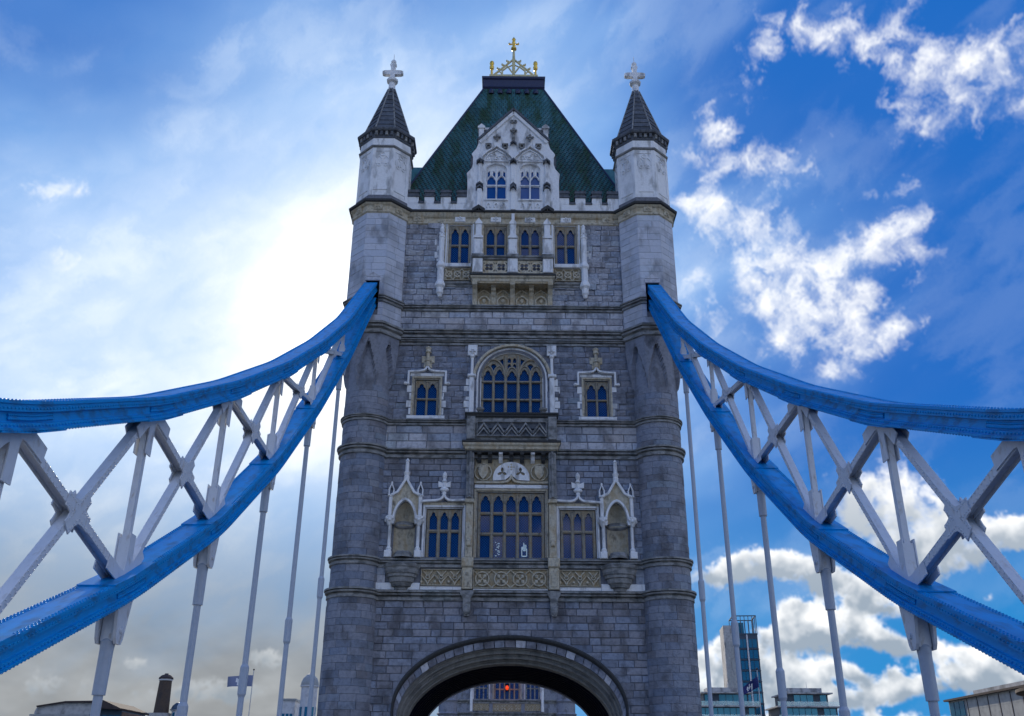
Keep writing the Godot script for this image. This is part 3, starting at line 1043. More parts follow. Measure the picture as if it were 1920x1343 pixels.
func build_front_wall(t: Node3D) -> void:
	var wall := G.new()
	var arch := G.ccw(arch_line(0.25))
	var win2 := big_window_outline(0.06)
	var opens := [arch, win2, rect(-1.68, 1.68, 11.7, 14.98), rect(-3.66, 3.66, 28.15, 30.72)]
	for s in [-1.0, 1.0]:
		opens.append(G.ccw(rect(s * 2.41, s * 4.2, 11.7, 14.12)))
		opens.append(G.ccw(rect(s * 3.84, s * 5.1, 19.02, 21.1)))
		opens.append(G.ccw(pointed(s * 5.25 - 0.52, s * 5.25 + 0.52, 11.7, 13.55, 14.45)))
	wall.plate(rect(-6.75, 6.75, 0.0, 31.6), opens, -0.6, -0.035, 0.3)
	var w := part("wall", wall, M.mortar, t)
	var gs := G.new()
	gs.box(-6.9, 6.9, 8.3, 31.5, -1.0, -0.75)  # unseen slab added behind the wall to stop sunlight leaking through
	part("light_block", gs, M.mortar, t)
	var zones := [
		{"y0": 0.0, "y1": 9.62, "h": 0.335, "w": 0.82, "m": "granite", "rough": false, "proud": 0.02, "single": true},
		{"y0": 10.1, "y1": 11.2, "h": 0.37, "w": 1.1, "m": "pale", "rough": false, "proud": 0.0, "single": false},
		{"y0": 11.62, "y1": 16.74, "h": 0.33, "w": 0.75, "m": "granite", "rough": false, "proud": 0.02, "single": true},
		{"y0": 17.24, "y1": 18.52, "h": 0.42, "w": 1.15, "m": "pale", "rough": false, "proud": 0.0, "single": false},
		{"y0": 18.8, "y1": 23.1, "h": 0.33, "w": 0.75, "m": "granite", "rough": true, "proud": 0.03, "single": false},
		{"y0": 24.0, "y1": 25.16, "h": 0.38, "w": 1.1, "m": "pale", "rough": false, "proud": 0.0, "single": false},
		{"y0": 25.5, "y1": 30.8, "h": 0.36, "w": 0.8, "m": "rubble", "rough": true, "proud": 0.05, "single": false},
	]
	var cuts := [opening(arch_line(0.08)), opening(big_window_outline(0.25)), opening(rect(-2.2, 2.2, 10.1, 16.8)), opening(rect(-2.3, 2.3, 17.2, 19.2)), opening(rect(-4.1, 4.1, 26.62, 30.8)), opening(rect(-2.15, 2.15, 25.45, 26.7))]
	for s in [-1.0, 1.0]:
		cuts.append(opening(rect(s * 2.2, s * 4.4, 10.1, 14.45)))
		cuts.append(opening(rect(s * 3.66, s * 5.28, 18.85, 21.4)))
		cuts.append(opening(rect(s * 4.4, s * 6.05, 10.1, 14.3)))
		cuts.append(opening(PackedVector2Array([Vector2(s * 4.6, 14.3), Vector2(s * 5.9, 14.3), Vector2(s * 5.25, 15.5)])))
	lay_wall(w, 6.72, zones, cuts, 300)
	# string courses
	string_course(t, 6.7, 9.6, 10.12, 0.24, M.band)
	string_course(t, 6.7, 11.18, 11.65, 0.2, M.band)
	string_course(t, 6.7, 16.72, 17.27, 0.24, M.band)
	string_course(t, 6.7, 18.5, 18.84, 0.2, M.band)
	string_course(t, 6.4, 23.08, 23.48, 0.16, M.band)
	string_course(t, 6.4, 23.52, 24.03, 0.24, M.band)
	string_course(t, 6.4, 25.13, 25.53, 0.2, M.band)
	var cor := G.new()
	cor.band([Vector2(-6.3, 0), Vector2(6.3, 0)], [Vector2(0.0, 30.72), Vector2(0.08, 30.78), Vector2(0.08, 30.88), Vector2(0.02, 30.92), Vector2(0.02, 31.12), Vector2(0.14, 31.18), Vector2(0.2, 31.26), Vector2(0.26, 31.4)])
	var co := part("cornice", cor, M.carved, t)
	var cap := G.new()
	cap.band([Vector2(-6.3, 0), Vector2(6.3, 0)], [Vector2(0.24, 31.4), Vector2(0.34, 31.42), Vector2(0.36, 31.5), Vector2(0.3, 31.56), Vector2(0.05, 31.64)])
	part("cap_moulding", cap, M.dark, co)
	for x in [-5.4, -3.02, -0.98, 0.98, 3.02, 5.4]:
		var b := G.new()
		b.block(x - 0.3, x + 0.3, 30.86, 31.22, 0.0, 0.13, 0.03)
		fleuron(b, x, 31.05, 0.17, 0.16)
		part("carved_boss", b, M.white if absf(x) < 5 else M.carved, co)
	for s in [-1.0, 1.0]:
		var b := G.new()
		b.side(s)
		b.prism(PackedVector2Array([Vector2(1.6, 31.35), Vector2(1.97, 31.62), Vector2(2.34, 31.35), Vector2(2.34, 31.55), Vector2(1.97, 31.83), Vector2(1.6, 31.55)]), 0.0, 0.46)
		part("cornice_peak", b, M.dark, co)

func big_window_outline(pad: float) -> PackedVector2Array:
	var p := PackedVector2Array([Vector2(-1.6 - pad, 18.9), Vector2(1.6 + pad, 18.9), Vector2(1.6 + pad, 21.2)])
	for i in range(1, 16):
		var t := PI * i / 16
		p.append(Vector2((1.6 + pad) * cos(t), 21.2 + (1.5 + pad) * sin(t)))
	p.append(Vector2(-1.6 - pad, 21.2))
	return p

func build_arch(t: Node3D) -> void:
	var prof := [[0.0, 0.0], [0.0, 0.16], [0.05, 0.22], [0.11, 0.2], [0.17, 0.1], [0.19, 0.03]]
	var prof2 := [[0.45, -0.02], [0.465, -0.16], [0.475, -0.1], [0.5, -0.12], [0.515, -0.3], [0.58, -0.34], [0.6, -0.27], [0.65, -0.3], [0.67, -0.55], [0.74, -0.6], [0.765, -0.52], [0.82, -0.56], [0.835, -0.85], [0.9, -0.95], [0.925, -0.88], [0.97, -0.92], [0.98, -1.3], [1.0, -1.5]]
	var node := holder("arch_surround", t)
	var k := 0
	for pr in [prof, prof2]:
		var g := G.new()
		for i in pr.size() - 1:
			var A := arch_line(pr[i][0], 56)
			var B := arch_line(pr[i + 1][0], 56)
			for j in A.size() - 1:
				g.quad(Vector3(A[j].x, A[j].y, pr[i][1]), Vector3(A[j + 1].x, A[j + 1].y, pr[i][1]), Vector3(B[j + 1].x, B[j + 1].y, pr[i + 1][1]), Vector3(B[j].x, B[j].y, pr[i + 1][1]))
		part("hood_mould" if k == 0 else "arch_moulding", g, M.dark if k == 0 else M.archstone, node)
		k += 1
	# the pale ring of wedge stones
	var count := 33
	for i in count:
		var g := G.new()
		var t0 := PI * (i + 0.04) / count
		var t1 := PI * (i + 0.96) / count
		var a := arch_point(0.19, t0)
		var b := arch_point(0.19, t1)
		var c := arch_point(0.45, t1)
		var d := arch_point(0.45, t0)
		g.col = tint(0.03)
		var zf := 0.03 + rng.randf_range(-0.01, 0.01)
		g.prism(PackedVector2Array([a, b, c, d]), -0.2, zf)
		part("voussoir", g, M.granite if i % 5 else M.pale, node)
	for s in [-1.0, 1.0]:
		var y := 0.0
		while y < 4.75:
			var g := G.new()
			g.side(s)
			g.col = tint(0.03)
			g.block(arch_point(0.45, 0).x, arch_point(0.19, 0).x, y + 0.01, minf(y + 0.5, 4.79) - 0.01, -0.2, 0.03, 0.01)
			part("jamb_stone", g, M.granite, node)
			y += 0.5
	# the iron lined vault of the passage
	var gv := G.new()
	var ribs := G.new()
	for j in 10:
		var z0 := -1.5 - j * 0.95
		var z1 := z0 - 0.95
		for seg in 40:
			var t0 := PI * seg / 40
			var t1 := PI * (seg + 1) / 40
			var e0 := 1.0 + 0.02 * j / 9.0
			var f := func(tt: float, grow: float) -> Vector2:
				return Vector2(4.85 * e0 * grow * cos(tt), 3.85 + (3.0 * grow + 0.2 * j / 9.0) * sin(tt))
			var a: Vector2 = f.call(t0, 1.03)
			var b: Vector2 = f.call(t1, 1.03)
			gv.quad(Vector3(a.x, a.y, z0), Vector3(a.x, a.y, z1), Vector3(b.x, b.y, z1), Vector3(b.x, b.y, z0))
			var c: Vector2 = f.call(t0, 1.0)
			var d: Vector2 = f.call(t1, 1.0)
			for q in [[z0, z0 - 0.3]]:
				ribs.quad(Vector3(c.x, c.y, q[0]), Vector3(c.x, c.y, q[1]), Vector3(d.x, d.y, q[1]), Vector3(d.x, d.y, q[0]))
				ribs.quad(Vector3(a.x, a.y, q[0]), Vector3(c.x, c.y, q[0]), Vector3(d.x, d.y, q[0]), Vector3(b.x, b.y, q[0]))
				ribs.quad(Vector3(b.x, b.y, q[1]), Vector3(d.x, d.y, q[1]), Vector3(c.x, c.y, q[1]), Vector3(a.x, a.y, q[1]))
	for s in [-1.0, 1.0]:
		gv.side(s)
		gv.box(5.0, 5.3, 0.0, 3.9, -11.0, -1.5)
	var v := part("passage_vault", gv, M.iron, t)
	part("vault_ribs", ribs, M.iron, v)

func carve_panel(parent: Node, x0: float, x1: float, y0: float, y1: float, z: float, count: int, style: int, m: Material, ground: Material) -> void:
	var back := G.new()
	back.box(x0, x1, y0, y1, z - 0.16, z - 0.1)
	var o := part("carved_panel", back, ground, parent)
	var g := G.new()
	var w := (x1 - x0) / count
	ring_frame(g, x0 + 0.04, x1 - 0.04, y0 + 0.04, y1 - 0.04, 0.04, z - 0.1, z, true)
	var h := y1 - y0
	for i in count:
		var a := x0 + i * w
		var mx := a + w / 2
		if style == 0:
			g.bar(PackedVector2Array([Vector2(a, y1 - h * 0.35), Vector2(mx - w * 0.12, y0 + h * 0.3), Vector2(mx, y0 + h * 0.12), Vector2(mx + w * 0.12, y0 + h * 0.3), Vector2(a + w, y1 - h * 0.35)]), 0.06, z - 0.12, z - 0.005)
			g.bar(PackedVector2Array([Vector2(mx - w * 0.35, y1 - h * 0.1), Vector2(mx, y1 - h * 0.42), Vector2(mx + w * 0.35, y1 - h * 0.1)]), 0.05, z - 0.12, z - 0.015)
			g.bar(circle2(mx, y0 + h * 0.52, w * 0.14, 8), 0.04, z - 0.12, z - 0.01, true)
			g.ball(Vector3(a + w * 0.05, y0 + h * 0.25, z - 0.05), Vector3(0.07, 0.07, 0.04), 6)
		elif style == 1:
			g.bar(circle2(mx, y0 + h * 0.5, minf(w, h) * 0.36, 12), 0.06, z - 0.12, z, true)
			for k in 4:
				var an := PI / 4 + PI / 2 * k
				g.ball(Vector3(mx + cos(an) * h * 0.2, y0 + h * 0.5 + sin(an) * h * 0.2, z - 0.06), Vector3(0.1, 0.1, 0.06), 6)
			g.bar(PackedVector2Array([Vector2(a, y0 + 0.05), Vector2(a + w, y1 - 0.05)]), 0.05, z - 0.12, z - 0.02)
			g.bar(PackedVector2Array([Vector2(a, y1 - 0.05), Vector2(a + w, y0 + 0.05)]), 0.05, z - 0.12, z - 0.02)
		else:
			g.bar(PackedVector2Array([Vector2(a, y0 + h * 0.25), Vector2(mx, y1 - h * 0.12), Vector2(a + w, y0 + h * 0.25)]), 0.09, z - 0.12, z)
			g.bar(PackedVector2Array([Vector2(a, y0 + h * 0.02), Vector2(mx, y1 - h * 0.42), Vector2(a + w, y0 + h * 0.02)]), 0.07, z - 0.12, z - 0.02)
	part("relief", g, m, o)

func build_first_stage(t: Node3D) -> void:
	# carved band under the windows
	carve_panel(t, -1.82, 1.82, 10.2, 11.14, 0.1, 4, 1, M.carved, M.ochre)
	for s in [-1.0, 1.0]:
		carve_panel(t, minf(s * 2.36, s * 4.32), maxf(s * 2.36, s * 4.32), 10.32, 11.12, 0.08, 3, 0, M.carved, M.ochre)
		var post := G.new()
		post.side(s)
		post.block(1.84, 2.34, 10.15, 11.2, 0.0, 0.22, 0.03)
		post.bar(pointed(1.98, 2.2, 10.3, 10.75, 10.98), 0.04, 0.2, 0.25, true)
		post.block(1.8, 2.38, 11.2, 11.66, 0.0, 0.3, 0.05)
		part("pedestal", post, M.carved, t)
		var cor := G.new()
		cor.side(s)
		cor.prism(PackedVector2Array([Vector2(1.76, 10.08), Vector2(1.76, 9.92), Vector2(1.9, 9.7), Vector2(1.9, 9.2), Vector2(1.96, 8.9), Vector2(2.2, 8.9), Vector2(2.26, 9.2), Vector2(2.26, 9.7), Vector2(2.4, 9.92), Vector2(2.4, 10.08)]), 0.0, 0.27)
		cor.ball(Vector3(2.08, 9.15, 0.27), Vector3(0.16, 0.24, 0.1), 8)
		part("corbel", cor, M.band, t)
		# plain pale ends of the band, the splayed sill
		var sill := G.new()
		sill.side(s)
		sill.block(4.36, 6.5, 10.12, 10.46, -0.03, 0.06, 0.02)
		sill.block(2.36, 4.34, 10.12, 10.3, -0.03, 0.07, 0.02)
		part("plinth_slab", sill, M.white, t)
	var sl := G.new()
	sl.block(-1.8, 1.8, 10.12, 10.19, -0.03, 0.12, 0.02)
	part("plinth_slab", sl, M.white, t)
	# the windows
	var win := tracery_window(t, -1.68, 1.68, 11.7, 14.98, 5, [12.9, 13.93], 0.42, 0.165, -0.12, M.mullion, M.carved, M.leaded, M.leaded)
	for q in [[-0.66, 0], [0.66, 1]]:
		var lamp := G.new()  # glowing shapes painted in for pale reflections on two panes
		if q[1] == 0:
			for k in 12:
				lamp.at(Transform3D(Basis(), Vector3(q[0] + rng.randf_range(-0.08, 0.12), 11.85 + 0.06 * k, -0.205)))
				lamp.box(-0.04, rng.randf_range(-0.02, 0.07), -0.03, 0.01, 0, 0.012)
		else:
			lamp.box(q[0] - 0.14, q[0] - 0.1, 11.82, 12.28, -0.21, -0.195)
			lamp.box(q[0] + 0.1, q[0] + 0.14, 11.82, 12.2, -0.21, -0.195)
			lamp.box(q[0] - 0.1, q[0] + 0.1, 11.8, 11.85, -0.21, -0.195)
			for k in 4:
				lamp.box(q[0] - 0.1 + 0.055 * k, q[0] - 0.06 + 0.055 * k, 12.14, 12.3 + 0.09 * (k % 2) + 0.05 * k * (3 - k), -0.21, -0.195)
			lamp.box(q[0] - 0.06, q[0] + 0.07, 12.08, 12.13, -0.21, -0.195)
		part("painted_reflection", lamp, M.reflection_white, win)
	for s in [-1.0, 1.0]:
		tracery_window(t, minf(s * 2.41, s * 4.2), maxf(s * 2.41, s * 4.2), 11.7, 14.12, 3, [13.02], 0.36, 0.17, -0.12, M.mullion, M.white, M.leaded, M.leaded)
		# hood with its ogee and finial
		var hood := G.new()
		hood.side(s)
		hood.bar(PackedVector2Array([Vector2(4.56, 14.36), Vector2(4.4, 14.46), Vector2(3.75, 14.5), Vector2(3.55, 14.54), Vector2(3.42, 14.64), Vector2(3.34, 14.85), Vector2(3.26, 14.64), Vector2(3.13, 14.54), Vector2(2.93, 14.5), Vector2(2.2, 14.54)]), 0.11, -0.02, 0.22)
		var ho := part("hood_mould", hood, M.white, t)
		var fn := G.new()
		fn.side(s)
		finial(fn, 3.34, 14.82, 1.2, 0.12, 0.13)
		fn.prism(PackedVector2Array([Vector2(3.04, 15.2), Vector2(3.64, 15.2), Vector2(3.66, 15.5), Vector2(3.45, 15.42), Vector2(3.34, 15.6), Vector2(3.22, 15.42), Vector2(3.02, 15.5)]), 0.0, 0.14)
		fn.ball(Vector3(3.34, 15.06, 0.14), Vector3(0.24, 0.14, 0.14), 8)
		part("finial", fn, M.white, ho)
		var lint := G.new()
		lint.side(s)
		lint.block(2.24, 4.38, 14.28, 14.44, -0.2, 0.04, 0.02)
		part("lintel", lint, M.carved, t)
		# slim buttress beside the main window
		var but := G.new()
		but.side(s)
		but.block(1.87, 2.23, 11.66, 14.35, -0.05, 0.26, 0.03)
		but.block(1.83, 2.27, 14.35, 14.55, -0.05, 0.4, 0.04)
		but.block(1.95, 2.15, 12.2, 12.5, 0.2, 0.4, 0.04)
		part("buttress", but, M.carved, t)
		var up := G.new()
		up.side(s)
		up.block(1.88, 2.26, 14.55, 17.05, -0.05, 0.4, 0.05)
		up.block(2.0, 2.12, 14.6, 17.0, 0.38, 0.5, 0.03)
		part("buttress", up, M.band, t)
		build_niche(t, s)
	# relief over the main window
	var lin_ := G.new()
	lin_.block(-1.84, 1.84, 15.16, 15.36, -0.2, 0.1, 0.03)
	part("lintel", lin_, M.white, t)
	var bg := G.new()
	bg.box(-1.86, 1.86, 15.36, 16.72, -0.1, -0.02)
	var rel := part("relief_panel", bg, M.ochre, t)
	var og := G.new()
	og.bar(PackedVector2Array([Vector2(-1.86, 15.46), Vector2(-0.5, 15.46), Vector2(-0.2, 15.52), Vector2(-0.08, 15.62), Vector2(0, 15.8), Vector2(0.08, 15.62), Vector2(0.2, 15.52), Vector2(0.5, 15.46), Vector2(1.86, 15.46)]), 0.11, -0.02, 0.16)
	part("ogee_mould", og, M.carved, rel)
	for s in [-1.0, 1.0]:
		var sh := G.new()
		shield(sh, s * 1.42, 16.0, 0.24, 0.36, -0.02, 0.12)
		sh.bar(circle2(s * 1.42, 16.02, 0.43, 12), 0.06, -0.02, 0.06, true)
		part("shield", sh, M.carved, rel)
	var tym := G.new()
	var arc := PackedVector2Array([Vector2(0.92, 15.56)])
	for k in 17:
		var q := PI * k / 16
		arc.append(Vector2(0.92 * cos(q), 15.72 + 0.82 * sin(q)))
	arc.append(Vector2(-0.92, 15.56))
	arc.append(Vector2(-0.3, 15.6))
	arc.append(Vector2(0.0, 15.86))
	arc.append(Vector2(0.3, 15.6))
	var cuts := []
	for s in [-1.0, 1.0]:
		var tre := PackedVector2Array()
		for k in 24:
			var q := TAU * k / 24
			tre.append(Vector2(s * 0.46 + (0.15 + 0.11 * cos(3.0 * (q - PI / 2))) * cos(q), 16.0 + (0.15 + 0.11 * cos(3.0 * (q - PI / 2))) * sin(q)))
		cuts.append(G.ccw(tre))
	tym.plate(arc, cuts, -0.02, 0.13, 0.07)
	part("trefoil_tympanum", tym, M.white, rel)
	var ce := G.new()
	fleuron(ce, 0, 16.28, 0.26, 0.08)
	part("carved_boss", ce, M.carved, rel)
	# balcony over it
	build_mid_balcony(t)

func build_niche(t: Node3D, s: float) -> void:
	var n := holder("niche", t)
	var g := G.new()
	g.side(s, 5.25)
	# half round recess with a pointed head
	var seg := 10
	for i in seg:
		var a0 := -PI / 2 + PI * i / seg
		var a1 := -PI / 2 + PI * (i + 1) / seg
		for k in 7:
			var y0 := 11.7 + (13.5 - 11.7) * minf(k, 3) / 3.0 if k <= 3 else 13.5 + 0.95 * sin((k - 3) / 4.0 * PI / 2)
			var y1 := 11.7 + (13.5 - 11.7) * minf(k + 1, 3) / 3.0 if k + 1 <= 3 else 13.5 + 0.95 * sin((k - 2) / 4.0 * PI / 2)
			var r0 := 0.53 if k <= 3 else 0.53 * cos((k - 3) / 4.0 * PI / 2)
			var r1 := 0.53 if k + 1 <= 3 else 0.53 * cos((k - 2) / 4.0 * PI / 2)
			g.quad(Vector3(r0 * sin(a0), y0, -0.05 - 0.5 * r0 / 0.53 * cos(a0)), Vector3(r1 * sin(a0), y1, -0.05 - 0.5 * r1 / 0.53 * cos(a0)), Vector3(r1 * sin(a1), y1, -0.05 - 0.5 * r1 / 0.53 * cos(a1)), Vector3(r0 * sin(a1), y0, -0.05 - 0.5 * r0 / 0.53 * cos(a1)))
	part("recess", g, M.carved, n)
	var ba := G.new()
	ba.side(s, 5.25)
	ba.lathe(0, -0.05, [Vector2(0.5, 11.66), Vector2(0.5, 11.78), Vector2(0.44, 11.84), Vector2(0.38, 11.96), Vector2(0.0, 11.97)], 8, -PI / 2, PI * 1.5, false)
	part("statue_base", ba, M.band, n)
	var im := G.new()
	im.side(s, 5.25)
	im.lathe(0, -0.05, [Vector2(0.5, 13.2), Vector2(0.46, 13.28), Vector2(0.5, 13.36)], 16)
	part("impost", im, M.band, n)
	var fr := G.new()
	fr.side(s, 5.25)
	# arch mould, gable, side shafts
	var line := pointed(-0.56, 0.56, 13.3, 13.5, 14.55).slice(1)
	line.append(Vector2(-0.56, 13.3))
	fr.bar(line, 0.12, -0.02, 0.24)
	fr.bar(PackedVector2Array([Vector2(-0.78, 14.72), Vector2(-0.42, 14.9), Vector2(0, 15.62), Vector2(0.42, 14.9), Vector2(0.78, 14.72)]), 0.12, -0.02, 0.26)
	part("canopy", fr, M.white, n)
	var tym := G.new()
	tym.side(s, 5.25)
	var shape := PackedVector2Array([Vector2(-0.7, 14.76), Vector2(-0.62, 13.5)])
	var arcp := pointed(-0.6, 0.6, 13.3, 13.5, 14.6)
	for i in range(arcp.size() - 1, 1, -1):
		shape.append(arcp[i])
	shape.append_array([Vector2(0.62, 13.5), Vector2(0.7, 14.76), Vector2(0.4, 14.9), Vector2(0, 15.55), Vector2(-0.4, 14.9)])
	tym.prism(shape, -0.06, 0.1)
	part("gable", tym, M.carved, n)
	for q in [-1.0, 1.0]:
		var col := G.new()
		col.side(s, 5.25)
		col.lathe(q * 0.7, 0.1, [Vector2(0.16, 11.66), Vector2(0.16, 11.95), Vector2(0.12, 12.0), Vector2(0.14, 12.1), Vector2(0.085, 12.18), Vector2(0.085, 13.25)], 8)
		part("shaft", col, M.white, n)
		var cp := G.new()
		cp.side(s, 5.25)
		cp.lathe(q * 0.72, 0.12, [Vector2(0.1, 13.22), Vector2(0.15, 13.34), Vector2(0.22, 13.5), Vector2(0.25, 13.66), Vector2(0.2, 13.7), Vector2(0.11, 13.72)], 8)
		for k in 5:
			var an := -PI / 2 + PI * k / 4
			cp.ball(Vector3(q * 0.72 + 0.2 * sin(an), 13.48 + 0.09 * (k % 2), 0.12 + 0.2 * cos(an)), Vector3(0.075, 0.09, 0.075), 6)
		part("capital", cp, M.white, n)
		var pin := G.new()
		pin.side(s, 5.25)
		pin.block(q * 0.74 - 0.09, q * 0.74 + 0.09, 13.72, 14.7, -0.03, 0.2, 0.03)
		pin.block(q * 0.74 - 0.14, q * 0.74 + 0.14, 14.7, 14.8, -0.03, 0.26, 0.03)
		pin.bar(PackedVector2Array([Vector2(q * 0.72 - 0.11, 14.82), Vector2(q * 0.72 - 0.12, 15.05), Vector2(q * 0.72, 15.36), Vector2(q * 0.72 + 0.12, 15.05), Vector2(q * 0.72 + 0.11, 14.82)]), 0.06, 0.02, 0.2)
		pin.ball(Vector3(q * 0.72, 15.4, 0.11), Vector3(0.06, 0.08, 0.06), 6)
		part("pinnacle", pin, M.white, n)
		var bs := G.new()
		bs.side(s, 5.25)
		bs.block(q * 0.73 - 0.17, q * 0.73 + 0.17, 11.64, 11.98, -0.03, 0.3, 0.03)
		part("shaft_base", bs, M.white, n)
	var sp := G.new()
	sp.side(s, 5.25)
	sp.lathe(0, 0.12, [Vector2(0.14, 15.56), Vector2(0.15, 15.72), Vector2(0.12, 15.76), Vector2(0.16, 15.9), Vector2(0.17, 15.95), Vector2(0.11, 15.98), Vector2(0.09, 16.5), Vector2(0.12, 16.54), Vector2(0.0, 16.72)], 8)
	part("finial", sp, M.white, n)
	# the stepped corbel that carries it
	var cb := G.new()
	cb.side(s, 5.25)
	var steps := [Vector2(0.0, 9.95), Vector2(0.2, 9.97), Vector2(0.26, 10.08), Vector2(0.3, 10.1), Vector2(0.34, 10.22), Vector2(0.46, 10.26), Vector2(0.5, 10.4), Vector2(0.58, 10.46), Vector2(0.62, 10.66), Vector2(0.72, 10.7), Vector2(0.74, 10.82), Vector2(0.8, 10.86), Vector2(0.82, 11.1), Vector2(0.88, 11.16), Vector2(0.9, 11.3), Vector2(0.8, 11.34)]
	cb.at(Transform3D(Basis.from_scale(Vector3(s, 1, 0.8)), Vector3(5.25 * s, 0, 0.02)))
	cb.lathe(0, 0, steps, 8, -PI / 2 - PI / 8, PI / 2 + PI / 8 + PI / 4 * 4 - PI, false)
	part("corbel", cb, M.band, n)

func build_mid_balcony(t: Node3D) -> void:
	var b := holder("balcony", t)
	var g := G.new()
	# floor slab with its mouldings
	g.band([Vector2(-2.45, 0.0), Vector2(-2.45, 0.62), Vector2(2.45, 0.62), Vector2(2.45, 0.0)], [Vector2(-0.22, 16.98), Vector2(-0.2, 17.06), Vector2(-0.1, 17.1), Vector2(-0.08, 17.22), Vector2(0.0, 17.3), Vector2(0.02, 17.4)])
	part("floor_moulding", g, M.carved, b)
	var top := G.new()
	top.band([Vector2(-2.45, 0.0), Vector2(-2.45, 0.62), Vector2(2.45, 0.62), Vector2(2.45, 0.0)], [Vector2(0.02, 17.4), Vector2(0.06, 17.44), Vector2(0.06, 17.52), Vector2(-0.15, 17.6)])
	part("floor_capping", top, M.dark, b)
	var under := G.new()
	under.box(-2.3, 2.3, 16.96, 17.05, 0.0, 0.42)
	part("floor_slab", under, M.dark, b)
	for i in 7:
		var x := -1.62 + 0.54 * i
		var c := G.new()
		c.at(Transform3D(Basis(Vector3.UP, -PI / 2), Vector3(x - 0.1, 0, 0)))
		c.prism(PackedVector2Array([Vector2(0.0, 16.5), Vector2(0.14, 16.62), Vector2(0.2, 16.78), Vector2(0.4, 16.86), Vector2(0.42, 16.97), Vector2(0.0, 16.97)]), -0.2, 0.0, true)
		part("bracket", c, M.white if i == 2 or i == 5 else M.dark, b)
	var wall := G.new()
	wall.box(-2.12, 2.12, 17.58, 18.82, 0.40, 0.52)
	var w := part("parapet", wall, M.band, b)
	carve_panel(w, -1.78, 1.78, 17.72, 18.55, 0.62, 5, 2, M.band, M.spire)
	for s in [-1.0, 1.0]:
		var p := G.new()
		p.side(s)
		p.block(1.86, 2.3, 17.56, 18.82, 0.0, 0.66, 0.04)
		part("parapet_post", p, M.band, b)
		var u := G.new()
		u.lathe(s * 1.62, 0.45, [Vector2(0.1, 19.06), Vector2(0.09, 19.12), Vector2(0.2, 19.22), Vector2(0.22, 19.3), Vector2(0.18, 19.34), Vector2(0.0, 19.34)], 10)
		part("urn", u, M.band, b)
	var rail := G.new()
	rail.band([Vector2(-2.3, 0.0), Vector2(-2.3, 0.6), Vector2(2.3, 0.6), Vector2(2.3, 0.0)], [Vector2(-0.15, 18.75), Vector2(0.02, 18.82), Vector2(0.04, 18.9), Vector2(0.1, 18.95), Vector2(0.1, 19.02), Vector2(-0.2, 19.07)])
	part("rail", rail, M.dark, b)

